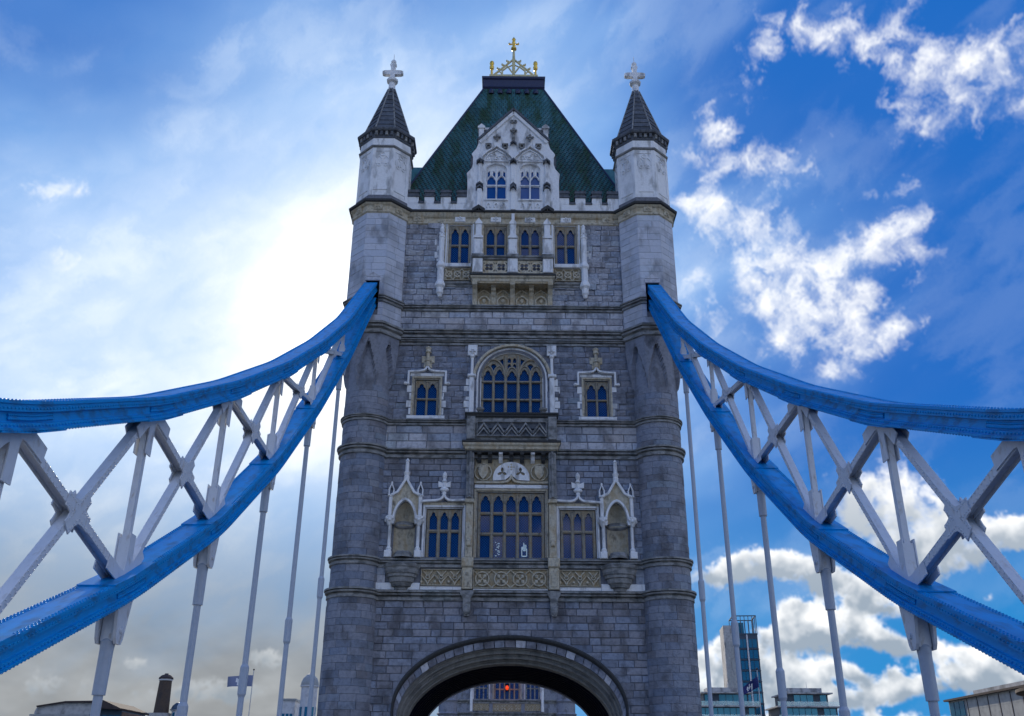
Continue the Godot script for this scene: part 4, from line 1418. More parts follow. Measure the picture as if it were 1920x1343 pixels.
func build_second_stage(t: Node3D) -> void:
	# the big traceried window under its arch
	var holes := []
	var xs := [[-1.5, -1.05], [-0.9, -0.42], [-0.25, 0.25], [0.42, 0.9], [1.05, 1.5]]
	for x in xs:
		holes.append(rect(x[0], x[1], 18.95, 19.98))
		holes.append(rect(x[0], x[1], 20.1, 21.0))
	var panes_at := holes.duplicate()
	for i in 5:
		var x: Array = xs[i]
		var top: float = [21.75, 21.82, 21.72, 21.82, 21.75][i]
		holes.append(cusped(x[0], x[1], 21.12, top, 0.46))
	for s in [-1.0, 1.0]:
		holes.append(PackedVector2Array([Vector2(s * 0.98, 21.72), Vector2(s * 1.16, 21.92), Vector2(s * 1.08, 22.08), Vector2(s * 0.98, 22.12), Vector2(s * 0.88, 22.08), Vector2(s * 0.8, 21.92)]))
		holes.append(PackedVector2Array([Vector2(s * 0.46, 21.98), Vector2(s * 0.62, 22.1), Vector2(s * 0.82, 22.24), Vector2(s * 0.46, 22.42)]))
		holes.append(cusped(s * 0.14 - 0.085, s * 0.14 + 0.085, 21.8, 22.12, 0.1))
		holes.append(cusped(s * 0.14 - 0.085, s * 0.14 + 0.085, 22.18, 22.46, 0.1))
	var fixed := []
	for h in holes:
		fixed.append(G.ccw(h))
	var g := G.new()
	g.plate(big_window_outline(0.0), fixed, -0.36, -0.16, 0.12)
	for x in [-0.975, -0.335, 0.335, 0.975]:
		g.bar(PackedVector2Array([Vector2(x, 18.9), Vector2(x, 21.7 if absf(x) > 0.5 else 22.6)]), 0.1, -0.18, -0.08)
	g.bar(PackedVector2Array([Vector2(-1.6, 20.04), Vector2(1.6, 20.04)]), 0.09, -0.18, -0.09)
	g.bar(PackedVector2Array([Vector2(-1.6, 21.06), Vector2(1.6, 21.06)]), 0.09, -0.18, -0.09)
	for s in [-1.0, 1.0]:
		var arc := PackedVector2Array()
		for i in 13:
			var a := PI * i / 12
			arc.append(Vector2(s * 0.98 + 0.62 * cos(a), 21.3 + (0.95 + 0.1 * sin(a)) * sin(a)))
		g.bar(arc, 0.09, -0.18, -0.07)
		for c in [-0.3, 0.3]:
			var small := PackedVector2Array()
			for i in 9:
				var a := PI * i / 8
				small.append(Vector2(s * 0.98 + c + 0.31 * cos(a), 21.35 + 0.62 * sin(a)))
			g.bar(small, 0.07, -0.18, -0.1)
	var mid := PackedVector2Array()
	for i in 9:
		var a := PI * i / 8
		mid.append(Vector2(0.3 * cos(a), 21.35 + 0.55 * sin(a)))
	g.bar(mid, 0.08, -0.18, -0.08)
	var win := part("window", g, M.mullion, t)
	panes(win, fixed, -0.28, M.leaded, M.leaded)
	var sur := G.new()
	var seq := [[0.0, -0.36], [0.02, -0.1], [0.08, -0.06], [0.1, -0.14], [0.16, -0.1], [0.18, 0.02], [0.25, 0.05], [0.3, 0.0]]
	for i in seq.size() - 1:
		var A := big_window_outline(seq[i][0]).slice(1)
		var B := big_window_outline(seq[i + 1][0]).slice(1)
		A.append(Vector2(-1.6 - seq[i][0], 18.9))
		B.append(Vector2(-1.6 - seq[i + 1][0], 18.9))
		for j in A.size() - 1:
			sur.quad(Vector3(B[j].x, B[j].y, seq[i + 1][1]), Vector3(B[j + 1].x, B[j + 1].y, seq[i + 1][1]), Vector3(A[j + 1].x, A[j + 1].y, seq[i][1]), Vector3(A[j].x, A[j].y, seq[i][1]))
	part("surround", sur, M.white, win)
	var hood := G.new()
	var hp := PackedVector2Array()
	for i in 21:
		var a := PI * 0.04 + PI * 0.92 * i / 20
		hp.append(Vector2(2.0 * cos(a), 21.15 + 1.92 * sin(a)))
	hood.bar(hp, 0.14, 0.0, 0.2)
	part("hood_mould", hood, M.carved, win)
	for s in [-1.0, 1.0]:
		var p := G.new()
		p.side(s)
		p.block(1.98, 2.24, 19.05, 21.2, -0.05, 0.2, 0.04)
		p.block(1.9, 2.34, 21.2, 21.36, -0.05, 0.28, 0.05)
		p.lathe(2.11, 0.1, [Vector2(0.12, 21.36), Vector2(0.08, 21.5), Vector2(0.08, 22.3), Vector2(0.15, 22.4), Vector2(0.1, 22.5)], 8)
		p.block(1.85, 2.37, 22.48, 23.1, -0.05, 0.12, 0.03)
		fleuron(p, 2.11, 22.72, 0.2, 0.16)
		part("pilaster", p, M.white, t)
		for k in 5:
			var q := G.new()
			q.side(s)
			q.block(2.22, 2.42 + 0.1 * (k % 2), 19.1 + 0.42 * k, 19.1 + 0.42 * k + 0.38, -0.04, 0.035, 0.015)
			part("quoin", q, M.white, t)
		# the small side windows
		var x0: float = minf(s * 3.84, s * 5.1)
		var x1: float = maxf(s * 3.84, s * 5.1)
		tracery_window(t, x0, x1, 19.05, 21.1, 2, [20.03], 0.38, 0.115, -0.12, M.mullion, M.carved, M.leaded, M.leaded)
		var hd := G.new()
		hd.side(s, 4.47)
		hd.bar(PackedVector2Array([Vector2(-1.18, 20.82), Vector2(-0.98, 20.82), Vector2(-0.98, 21.5), Vector2(-0.4, 21.53), Vector2(-0.18, 21.58), Vector2(-0.08, 21.66), Vector2(0, 21.86), Vector2(0.08, 21.66), Vector2(0.18, 21.58), Vector2(0.4, 21.53), Vector2(0.98, 21.5), Vector2(0.98, 20.82), Vector2(1.18, 20.82)]), 0.1, -0.02, 0.2)
		for q in [-1.12, 1.12]:
			hd.ball(Vector3(q, 20.83, 0.12), Vector3(0.11, 0.1, 0.1), 8)
		hd.block(-0.9, 0.9, 21.28, 21.46, -0.1, 0.04, 0.02)
		var h := part("hood_mould", hd, M.white, t)
		var f := G.new()
		f.side(s, 4.47)
		f.block(-0.22, 0.22, 21.74, 22.1, -0.03, 0.1, 0.03)
		f.block(-0.34, 0.34, 22.04, 22.44, -0.03, 0.06, 0.03)
		f.lathe(0, 0.12, [Vector2(0.12, 21.8), Vector2(0.13, 22.05), Vector2(0.2, 22.12), Vector2(0.1, 22.2), Vector2(0.09, 22.55), Vector2(0.17, 22.62), Vector2(0.13, 22.75), Vector2(0.17, 22.88), Vector2(0.0, 23.0)], 8)
		part("finial", f, M.carved, h)
		var sill := G.new()
		sill.side(s, 4.47)
		sill.block(-0.99, 0.99, 18.86, 19.05, -0.2, 0.09, 0.03)
		part("sill", sill, M.white, t)
		for k in 4:
			for e in [-1.0, 1.0]:
				var q := G.new()
				q.side(s, 4.47)
				var w := 0.12 + 0.13 * (k % 2)
				q.block(minf(e * 0.79, e * (0.79 + w)), maxf(e * 0.79, e * (0.79 + w)), 19.1 + 0.42 * k, 19.48 + 0.42 * k, -0.04, 0.04, 0.015)
				part("quoin", q, M.white, t)

func build_third_stage(t: Node3D) -> void:
	for s in [-1.0, 1.0]:
		tracery_window(t, minf(s * 2.36, s * 3.64), maxf(s * 2.36, s * 3.64), 28.18, 30.7, 2, [29.4], 0.42, 0.15, -0.1, M.mullion, M.white, M.leaded, M.leaded)
		tracery_window(t, minf(s * 0.33, s * 1.63), maxf(s * 0.33, s * 1.63), 28.18, 30.7, 2, [29.4], 0.42, 0.15, -0.1, M.mullion, M.carved, M.leaded, M.leaded)
		var fill := G.new()
		fill.side(s)
		fill.block(3.66, 4.12, 26.64, 30.74, -0.2, 0.02, 0.01)
		fill.block(1.66, 2.32, 26.9, 30.74, -0.3, 0.03, 0.01)
		part("pier", fill, M.carved, t)
		# octagonal shaft beside the outer window, with its pendant
		var p := G.new()
		p.lathe(s * 4.0, 0.16, [Vector2(0.0, 25.9), Vector2(0.1, 25.96), Vector2(0.13, 26.1), Vector2(0.2, 26.2), Vector2(0.2, 26.5), Vector2(0.3, 26.62), Vector2(0.3, 26.72), Vector2(0.2, 26.98), Vector2(0.19, 27.75), Vector2(0.27, 27.86), Vector2(0.27, 27.96), Vector2(0.17, 28.2), Vector2(0.16, 29.7), Vector2(0.2, 29.76), Vector2(0.1, 30.1), Vector2(0.14, 30.3), Vector2(0.1, 30.44), Vector2(0.12, 30.56), Vector2(0.0, 30.72)], 8, PI / 8, TAU + PI / 8, false)
		for k in 3:
			p.ball(Vector3(s * 4.0 - 0.12 + 0.12 * k, 29.95 + 0.12 * (k % 2), 0.3), Vector3(0.06, 0.08, 0.05), 6)
		part("pilaster", p, M.white, t)
		for k in 6:
			var q := G.new()
			q.side(s)
			q.block(4.12, 4.28 + 0.12 * (k % 2), 28.1 + 0.42 * k, 28.48 + 0.42 * k, -0.04, 0.03, 0.015)
			part("quoin", q, M.white, t)
		# sill, carved panel and lower string of the outer bays
		var sill := G.new()
		sill.side(s)
		sill.block(2.3, 3.86, 27.92, 28.16, -0.1, 0.12, 0.03)
		part("sill", sill, M.white, t)
		carve_panel(t, minf(s * 2.34, s * 3.8), maxf(s * 2.34, s * 3.8), 27.05, 27.86, 0.08, 3, 1, M.carved, M.ochre)
		var low := G.new()
		low.side(s)
		low.band([Vector2(2.2, 0), Vector2(3.86, 0)], [Vector2(0.0, 26.6), Vector2(0.08, 26.68), Vector2(0.08, 26.78), Vector2(0.16, 26.84), Vector2(0.18, 26.95), Vector2(0.0, 27.03)])
		part("sill_course", low, M.band, t)
		buttress3(t, s * 1.94)
	buttress3(t, 0.0)
	build_high_balcony(t)

func buttress3(t: Node3D, x: float) -> void:
	var g := G.new()
	g.at(Transform3D(Basis(), Vector3(x, 0, 0)))
	g.block(-0.3, 0.3, 28.2, 28.62, -0.05, 0.5, 0.05)
	g.block(-0.25, 0.25, 28.62, 29.62, -0.05, 0.4, 0.05)
	var cap := PackedVector2Array([Vector2(-0.27, 29.62), Vector2(0.27, 29.62), Vector2(0.27, 29.72), Vector2(0, 29.95), Vector2(-0.27, 29.72)])
	g.prism(cap, -0.05, 0.46)
	g.block(-0.17, 0.17, 29.8, 30.66, -0.05, 0.32, 0.04)
	g.prism(PackedVector2Array([Vector2(-0.2, 30.6), Vector2(0.2, 30.6), Vector2(0.2, 30.7), Vector2(0, 31.0), Vector2(-0.2, 30.7)]), -0.05, 0.36)
	if x == 0.0:
		g.block(-0.09, 0.09, 30.9, 31.36, -0.05, 0.3, 0.03)
	part("buttress", g, M.white, t)

func build_high_balcony(t: Node3D) -> void:
	var b := holder("balcony", t)
	var fl := G.new()
	var path := [Vector2(-2.28, 0.0), Vector2(-2.28, 0.92), Vector2(2.28, 0.92), Vector2(2.28, 0.0)]
	fl.band(path, [Vector2(-0.2, 26.55), Vector2(-0.1, 26.62), Vector2(-0.08, 26.76), Vector2(0.0, 26.82), Vector2(0.03, 26.9)])
	part("floor_moulding", fl, M.carved, b)
	var cap := G.new()
	cap.band(path, [Vector2(0.03, 26.9), Vector2(0.08, 26.93), Vector2(0.08, 27.02), Vector2(-0.1, 27.1), Vector2(-0.4, 27.1)])
	part("floor_capping", cap, M.dark, b)
	var un := G.new()
	un.box(-2.2, 2.2, 26.5, 26.6, 0.0, 0.8)
	part("floor_slab", un, M.ochre, b)
	# wall behind the brackets, with blind trefoil panels
	var bk := G.new()
	bk.box(-2.12, 2.12, 25.42, 26.5, -0.03, 0.06)
	var back := part("apron", bk, M.ochre, b)
	for i in 4:
		var x := -1.56 + 1.04 * i
		var p := G.new()
		p.bar(PackedVector2Array([Vector2(x - 0.28, 25.52), Vector2(x + 0.28, 25.52), Vector2(x + 0.3, 25.8), Vector2(x + 0.16, 25.98), Vector2(x, 26.05), Vector2(x - 0.16, 25.98), Vector2(x - 0.3, 25.8)]), 0.09, 0.05, 0.16, true)
		p.ball(Vector3(x, 25.78, 0.08), Vector3(0.12, 0.14, 0.06), 8)
		p.bar(PackedVector2Array([Vector2(x - 0.34, 25.45), Vector2(x - 0.34, 26.2), Vector2(x, 26.45), Vector2(x + 0.34, 26.2), Vector2(x + 0.34, 25.45)]), 0.06, 0.05, 0.12)
		part("blind_trefoil", p, M.carved, back)
	for i in 5:
		var x := [-2.06, -1.04, 0.0, 1.04, 2.06][i] as float
		var c := G.new()
		c.at(Transform3D(Basis(Vector3.UP, -PI / 2), Vector3(x - 0.13, 0, 0)))
		c.prism(PackedVector2Array([Vector2(0.0, 25.42), Vector2(0.16, 25.44), Vector2(0.2, 25.75), Vector2(0.3, 26.05), Vector2(0.5, 26.3), Vector2(0.82, 26.42), Vector2(0.86, 26.6), Vector2(0.0, 26.6)]) if i % 2 == 0 else PackedVector2Array([Vector2(0.0, 25.42), Vector2(0.08, 25.44), Vector2(0.1, 26.0), Vector2(0.22, 26.12), Vector2(0.24, 26.24), Vector2(0.4, 26.3), Vector2(0.42, 26.42), Vector2(0.6, 26.46), Vector2(0.6, 26.6), Vector2(0.0, 26.6)]), -0.26, 0.0, true)
		part("bracket", c, M.carved, b)
	# balustrade
	for s in [-1.0, 0.0, 1.0]:
		var p := G.new()
		p.at(Transform3D(Basis(), Vector3(s * 1.93, 0, 0)))
		p.block(-0.28, 0.28, 27.1, 28.0, 0.62, 0.98, 0.04)
		part("parapet_post", p, M.white, b)
	for s in [-1.0, 1.0]:
		var g := G.new()
		var x0: float = minf(s * 0.29, s * 1.64)
		var holes := []
		for k in 2:
			var cx := x0 + 0.34 + 0.67 * k
			for q in 4:
				var a := PI / 4 + PI / 2 * q
				holes.append(G.ccw(circle2(cx + 0.15 * cos(a), 27.5 + 0.15 * sin(a), 0.115, 8)))
			for q in [[-1, -1], [1, -1], [-1, 1], [1, 1]]:
				holes.append(G.ccw(PackedVector2Array([Vector2(cx + q[0] * 0.31, 27.5 + q[1] * 0.26), Vector2(cx + q[0] * 0.31, 27.5 + q[1] * 0.12), Vector2(cx + q[0] * 0.2, 27.5 + q[1] * 0.3)])))
		g.plate(rect(x0, x0 + 1.35, 27.1, 27.9), holes, 0.72, 0.82, 0.09)
		part("pierced_panel", g, M.carved, b)
	var rail := G.new()
	rail.band([Vector2(-2.24, 0.0), Vector2(-2.24, 0.96), Vector2(2.24, 0.96), Vector2(2.24, 0.0)], [Vector2(-0.3, 27.88), Vector2(-0.04, 27.93), Vector2(-0.02, 28.02), Vector2(0.05, 28.06), Vector2(0.05, 28.14), Vector2(-0.3, 28.2)])
	part("rail", rail, M.band, b)
	for s in [-1.0, 0.0, 1.0]:
		var p := G.new()
		p.at(Transform3D(Basis(), Vector3(s * 1.93, 0, 0)))
		p.block(-0.34, 0.34, 27.98, 28.24, 0.6, 1.08, 0.05)
		part("post_cap", p, M.band, b)

func build_parapet(t: Node3D) -> void:
	for s in [-1.0, 1.0]:
		var g := G.new()
		g.side(s)
		g.block(2.6, 6.2, 31.6, 32.12, -0.3, 0.1, 0.01)
		for q in [[5.46, 6.2], [4.56, 5.12], [3.6, 4.18], [2.64, 3.24]]:
			g.block(q[0], q[1], 32.12, 32.55, -0.3, 0.1, 0.01)
		var p := part("parapet", g, M.white, t)
		for q in [[5.46, 6.2], [4.56, 5.12], [3.6, 4.18], [2.64, 3.24]]:
			var c := G.new()
			c.side(s)
			c.prism(PackedVector2Array([Vector2(q[0] - 0.04, 32.55), Vector2(q[1] + 0.04, 32.55), Vector2(q[1] + 0.06, 32.66), Vector2(q[0] - 0.06, 32.66)]), -0.34, 0.16)
			c.box(q[0] + 0.01, q[1] - 0.01, 32.66, 32.84, -0.3, 0.09)
			c.prism(PackedVector2Array([Vector2(q[0] - 0.04, 32.84), Vector2(q[1] + 0.04, 32.84), Vector2(q[1] + 0.02, 33.02), Vector2(q[0] - 0.02, 33.02)]), -0.34, 0.14)
			part("merlon_cap", c, M.spire, p)
		for q in [[5.12, 5.46], [4.18, 4.56], [3.24, 3.6]]:
			var c := G.new()
			c.side(s)
			c.prism(PackedVector2Array([Vector2(q[0], 32.1), Vector2(q[1], 32.1), Vector2(q[1], 32.2), Vector2(q[0], 32.2)]), -0.3, 0.17)
			c.box(q[0], q[1], 32.2, 32.5, -0.3, -0.2)
			part("crenel_sill", c, M.spire, p)

func gable_outline() -> PackedVector2Array:
	var h := [Vector2(2.66, 31.58), Vector2(2.66, 33.9), Vector2(2.72, 34.15), Vector2(2.6, 34.3), Vector2(2.46, 34.5), Vector2(2.38, 34.8), Vector2(2.38, 35.35), Vector2(2.46, 35.55), Vector2(2.36, 35.7), Vector2(2.18, 35.95), Vector2(2.08, 36.3), Vector2(2.06, 36.45), Vector2(1.95, 36.5), Vector2(0.0, 38.62)]
	var p := PackedVector2Array()
	for q in h:
		p.append(q)
	for i in range(h.size() - 2, -1, -1):
		p.append(Vector2(-h[i].x, h[i].y))
	return p

func build_gable(t: Node3D) -> void:
	var n := holder("gable_dormer", t)
	var holes := []
	var g := G.new()
	for s in [-1.0, 1.0]:
		holes.append(G.ccw(pointed(s * 0.98 - 0.6, s * 0.98 + 0.6, 32.35, 34.5, 34.88)))
	g.plate(gable_outline(), holes, -0.9, 0.2, 0.3)
	part("gable_wall", g, M.white, n)
	for s in [-1.0, 1.0]:
		# window tracery
		var x: float = s * 0.98
		var lights := []
		for q in [[-0.54, -0.05], [0.05, 0.54]]:
			lights.append(rect(x + q[0], x + q[1], 32.4, 33.34))
			lights.append(cusped(x + q[0], x + q[1], 33.48, 34.08, 0.34))
			lights.append(PackedVector2Array([Vector2(x + q[0] + 0.02, 33.98), Vector2(x + q[0] + 0.16, 34.14), Vector2(x + q[0] + 0.14, 34.46), Vector2(x + q[0] + 0.03, 34.36)]))
			lights.append(PackedVector2Array([Vector2(x + q[1] - 0.02, 33.98), Vector2(x + q[1] - 0.03, 34.36), Vector2(x + q[1] - 0.14, 34.46), Vector2(x + q[1] - 0.16, 34.14)]))
		var fixed := []
		for l in lights:
			fixed.append(G.ccw(l))
		var w := G.new()
		w.plate(pointed(x - 0.62, x + 0.62, 32.35, 34.5, 34.9), fixed, -0.12, 0.02, 0.1)
		w.bar(PackedVector2Array([Vector2(x, 32.35), Vector2(x, 34.8)]), 0.07, 0.0, 0.09)
		w.bar(PackedVector2Array([Vector2(x - 0.6, 33.41), Vector2(x + 0.6, 33.41)]), 0.08, 0.0, 0.08)
		for q in [-0.295, 0.295]:
			w.bar(PackedVector2Array([Vector2(x + q - 0.26, 33.75), Vector2(x + q - 0.16, 33.98), Vector2(x + q, 34.16), Vector2(x + q + 0.16, 33.98), Vector2(x + q + 0.26, 33.75)]), 0.055, 0.0, 0.07)
			w.bar(PackedVector2Array([Vector2(x + q, 34.16), Vector2(x + q, 34.6)]), 0.045, 0.0, 0.07)
		var wo := part("window", w, M.white, n)
		var big := []
		for q in [[-0.54, -0.05], [0.05, 0.54]]:
			big.append(rect(x + q[0], x + q[1], 32.4, 33.34))
			big.append(rect(x + q[0], x + q[1], 33.46, 34.7))
		panes(wo, big, -0.06, M.plain_glass, M.plain_glass)
		# carved head over it with an ogee hood
		var hd := G.new()
		hd.side(s)
		hd.bar(PackedVector2Array([Vector2(1.9, 34.9), Vector2(1.82, 35.3), Vector2(1.5, 35.66), Vector2(1.18, 35.86), Vector2(0.98, 36.05), Vector2(0.78, 35.86), Vector2(0.46, 35.66), Vector2(0.12, 35.28), Vector2(0.03, 35.1)]), 0.1, 0.18, 0.4)
		hd.bar(PackedVector2Array([Vector2(1.72, 35.05), Vector2(1.45, 35.5), Vector2(0.98, 35.8), Vector2(0.5, 35.5), Vector2(0.24, 35.05)]), 0.07, 0.18, 0.3)
		hd.bar(PackedVector2Array([Vector2(1.7, 34.98), Vector2(0.26, 34.98)]), 0.06, 0.18, 0.3)
		var ho := part("hood_mould", hd, M.white, n)
		var lf := G.new()
		lf.side(s)
		var r := RandomNumberGenerator.new()
		r.seed = 9
		for k in 16:
			var a := r.randf_range(-0.6, 0.6)
			var b := r.randf_range(0.1, 0.62) * (1.0 - absf(a) * 0.8)
			lf.ball(Vector3(0.98 + a, 35.02 + b, 0.22), Vector3(r.randf_range(0.05, 0.1), r.randf_range(0.04, 0.08), 0.08), 6)
		part("leaf_carving", lf, M.white, ho)
		var cr := G.new()
		cr.side(s)
		fleuron(cr, 0.98, 36.7, 0.28, 0.3)
		part("fleuron", cr, M.band, n)
		for q in [0.5, 1.48]:
			var k := G.new()
			k.side(s)
			k.bar(circle2(q, 36.02, 0.13, 8), 0.07, 0.18, 0.36, true)
			k.block(q - 0.18, q + 0.18, 36.14, 36.2, 0.18, 0.4, 0.01)
			part("crocket", k, M.band, n)
		# angle shafts
		var sh := G.new()
		sh.side(s)
		sh.block(1.8, 2.1, 31.6, 33.0, 0.18, 0.4, 0.04)
		sh.block(1.85, 2.05, 33.2, 34.8, 0.18, 0.32, 0.03)
		part("buttress", sh, M.white, n)
		for y in [32.98, 33.2, 34.85]:
			var cp := G.new()
			cp.side(s)
			cp.prism(PackedVector2Array([Vector2(1.74, y - 0.06), Vector2(1.95, y + 0.12), Vector2(2.16, y - 0.06), Vector2(2.16, y + 0.05), Vector2(1.95, y + 0.24), Vector2(1.74, y + 0.05)]), 0.18, 0.46)
			part("gablet", cp, M.spire, n)
		# coping of the gable and side pinnacles
		var co := G.new()
		co.side(s)
		co.bar(PackedVector2Array([Vector2(2.0, 36.36), Vector2(0.0, 38.56)]), 0.24, -0.9, 0.3)
		part("coping", co, M.white, n)
		var cc := G.new()
		cc.side(s)
		cc.bar(PackedVector2Array([Vector2(2.12, 36.5), Vector2(0.0, 38.82)]), 0.14, -0.9, 0.36)
		part("coping_cap", cc, M.spire, n)
		var pi := G.new()
		pi.side(s)
		pi.block(1.76, 2.08, 36.3, 37.5, -0.3, 0.12, 0.03)
		pi.prism(PackedVector2Array([Vector2(1.7, 37.48), Vector2(2.14, 37.48), Vector2(2.14, 37.6), Vector2(1.92, 37.8), Vector2(1.7, 37.6)]), -0.34, 0.18)
		pi.block(1.0, 1.76, 37.42, 37.58, -0.28, 0.08, 0.02)
		pi.bar(PackedVector2Array([Vector2(1.6, 37.4), Vector2(1.6, 36.8)]), 0.08, -0.2, 0.02)
		pi.bar(PackedVector2Array([Vector2(1.1, 37.4), Vector2(1.4, 37.2), Vector2(1.6, 36.85)]), 0.08, -0.2, 0.02)
		part("pinnacle", pi, M.white, n)
		var st := G.new()
		st.side(s)
		st.block(2.36, 2.52, 34.7, 35.5, -0.2, 0.1, 0.02)
		part("side_scroll", st, M.spire, n)
		var lowp := G.new()
		lowp.side(s)
		for k in [0.55, 0.98, 1.41]:
			lowp.bar(PackedVector2Array([Vector2(k - 0.1, 31.78), Vector2(k - 0.1, 31.95), Vector2(k, 32.1), Vector2(k + 0.1, 31.95), Vector2(k + 0.1, 31.78)]), 0.05, 0.18, 0.27)
		lowp.block(0.3, 1.66, 32.24, 32.34, 0.1, 0.3, 0.02)
		part("apron_carving", lowp, M.white, n)
	var mid := G.new()
	mid.block(-0.15, 0.15, 31.6, 34.8, 0.18, 0.3, 0.03)
	part("buttress", mid, M.white, n)
	for q in [[32.98, 0.5], [33.2, 0.4], [34.85, 0.5], [36.2, 0.4]]:
		var cp := G.new()
		cp.prism(PackedVector2Array([Vector2(-0.19, q[0] - 0.06), Vector2(0, q[0] + 0.12), Vector2(0.19, q[0] - 0.06), Vector2(0.19, q[0] + 0.04), Vector2(0, q[0] + 0.24), Vector2(-0.19, q[0] + 0.04)]), 0.18, q[1])
		part("gablet", cp, M.spire, n)
	var f := G.new()
	fleuron(f, 0, 37.2, 0.26, 0.3)
	f.bar(circle2(-0.1, 37.9, 0.09, 8), 0.06, 0.18, 0.3, true)
	f.bar(circle2(0.1, 37.9, 0.09, 8), 0.06, 0.18, 0.3, true)
	f.block(-0.1, 0.1, 36.4, 37.0, 0.18, 0.28, 0.02)
	part("fleuron", f, M.band, n)
	# roof of the dormer running back into the main roof
	var rf := G.new()
	rf.side(1.0)
	for s in [-1.0, 1.0]:
		rf.side(s)
		rf.quad(Vector3(0, 38.5, -0.88), Vector3(0, 38.5, -3.2), Vector3(2.2, 36.1, -3.2), Vector3(2.2, 36.1, -0.88))
	part("dormer_roof", rf, M.slate, n)

func build_roof(t: Node3D) -> void:
	var n := holder("roof", t)
	var base := [Vector3(-6.9, 32.6, -0.85), Vector3(6.9, 32.6, -0.85), Vector3(6.9, 32.6, -10.75), Vector3(-6.9, 32.6, -10.75)]
	var top := [Vector3(-1.95, 44.75, -4.75), Vector3(1.95, 44.75, -4.75), Vector3(1.95, 44.75, -6.85), Vector3(-1.95, 44.75, -6.85)]
	var nz := fbm(61, 0.35, 3)
	var g := G.new()
	var core := G.new()
	for k in 4:
		var a: Vector3 = base[k]
		var b: Vector3 = base[(k + 1) % 4]
		var c: Vector3 = top[(k + 1) % 4]
		var d: Vector3 = top[k]
		core.quad(a, b, c, d)
		var out := (b - a).cross(d - a).normalized()
		var rows := 80
		for r in rows:
			var t0 := float(r) / rows
			var t1 := minf(1.0, (r + 1.25) / rows)
			var l0 := a.lerp(d, t0)
			var r0 := b.lerp(c, t0)
			var l1 := a.lerp(d, t1)
			var r1 := b.lerp(c, t1)
			var cnt := maxi(2, roundi(l0.distance_to(r0) / 0.27))
			var off := 0.5 if r % 2 else 0.0
			for q in cnt + 1:
				var u0 := clampf((q - off) / cnt, 0.0, 1.0)
				var u1 := clampf((q + 1 - off) / cnt, 0.0, 1.0)
				if u1 - u0 < 0.001:
					continue
				var lift := 0.024 + rng.randf() * 0.012
				var p0 := l0.lerp(r0, u0 + 0.004) + out * lift
				var p1 := l0.lerp(r0, u1 - 0.004) + out * lift
				var p2 := l1.lerp(r1, u1 - 0.004) + out * 0.012
				var p3 := l1.lerp(r1, u0 + 0.004) + out * 0.012
				var m := p0.lerp(p1, 0.5)
				var v := 0.85 + 0.7 * nz.get_noise_3d(m.x, m.y * 0.35, m.z) + rng.randf_range(-0.12, 0.12)
				g.col = Color(v * rng.randf_range(0.85, 1.1), v, v * rng.randf_range(0.92, 1.1))
				g.quad(p0, p1, p2, p3)
				g.quad(p0 - out * lift, p1 - out * lift, p1, p0)
	part("roof_core", core, M.dark, n)
	var sl := part("slates", g, M.slate, n)
	sl.set_meta("kind", "stuff")
	# lower roofs of the side gables
	for s in [-1.0, 1.0]:
		var d := G.new()
		d.side(s)
		d.quad(Vector3(3.0, 38.9, -5.8), Vector3(3.0, 33.6, -2.4), Vector3(7.5, 33.6, -2.4), Vector3(7.5, 38.9, -5.8))
		d.quad(Vector3(3.0, 33.6, -9.2), Vector3(3.0, 38.9, -5.8), Vector3(7.5, 38.9, -5.8), Vector3(7.5, 33.6, -9.2))
		d.tri(Vector3(7.5, 33.6, -2.4), Vector3(7.5, 33.6, -9.2), Vector3(7.5, 38.9, -5.8))
		part("side_gable_roof", d, M.slate, n)
	for k in 4:
		var h := G.new()
		h.tube(base[k] + Vector3(0, 0.05, 0), top[k] + Vector3(0, 0.05, 0), 0.07, 0.07, 8)
		part("hip_roll", h, M.lead, n)
	# the flat top with its iron cresting box
	var bx := G.new()
	bx.band([Vector2(-2.02, -4.68), Vector2(2.02, -4.68), Vector2(2.02, -6.92), Vector2(-2.02, -6.92)], [Vector2(0.0, 44.6), Vector2(0.1, 44.72), Vector2(0.04, 44.8), Vector2(0.04, 45.38), Vector2(0.12, 45.44), Vector2(0.14, 45.6), Vector2(-0.3, 45.64)], true)
	bx.box(-1.9, 1.9, 45.58, 45.62, -6.8, -4.8)
	part("roof_platform", bx, M.lead, n)
	for k in 6:
		var l := G.new()
		var x := -1.5 + 0.6 * k
		l.lathe(x, -4.5, [Vector2(0.17, 44.0), Vector2(0.2, 44.2), Vector2(0.14, 44.36), Vector2(0.0, 44.46)], 8)
		l.box(x - 0.17, x + 0.17, 44.0, 44.2, -4.75, -4.5)
		part("vent_cowl", l, M.lead, n)
	build_crest(t)

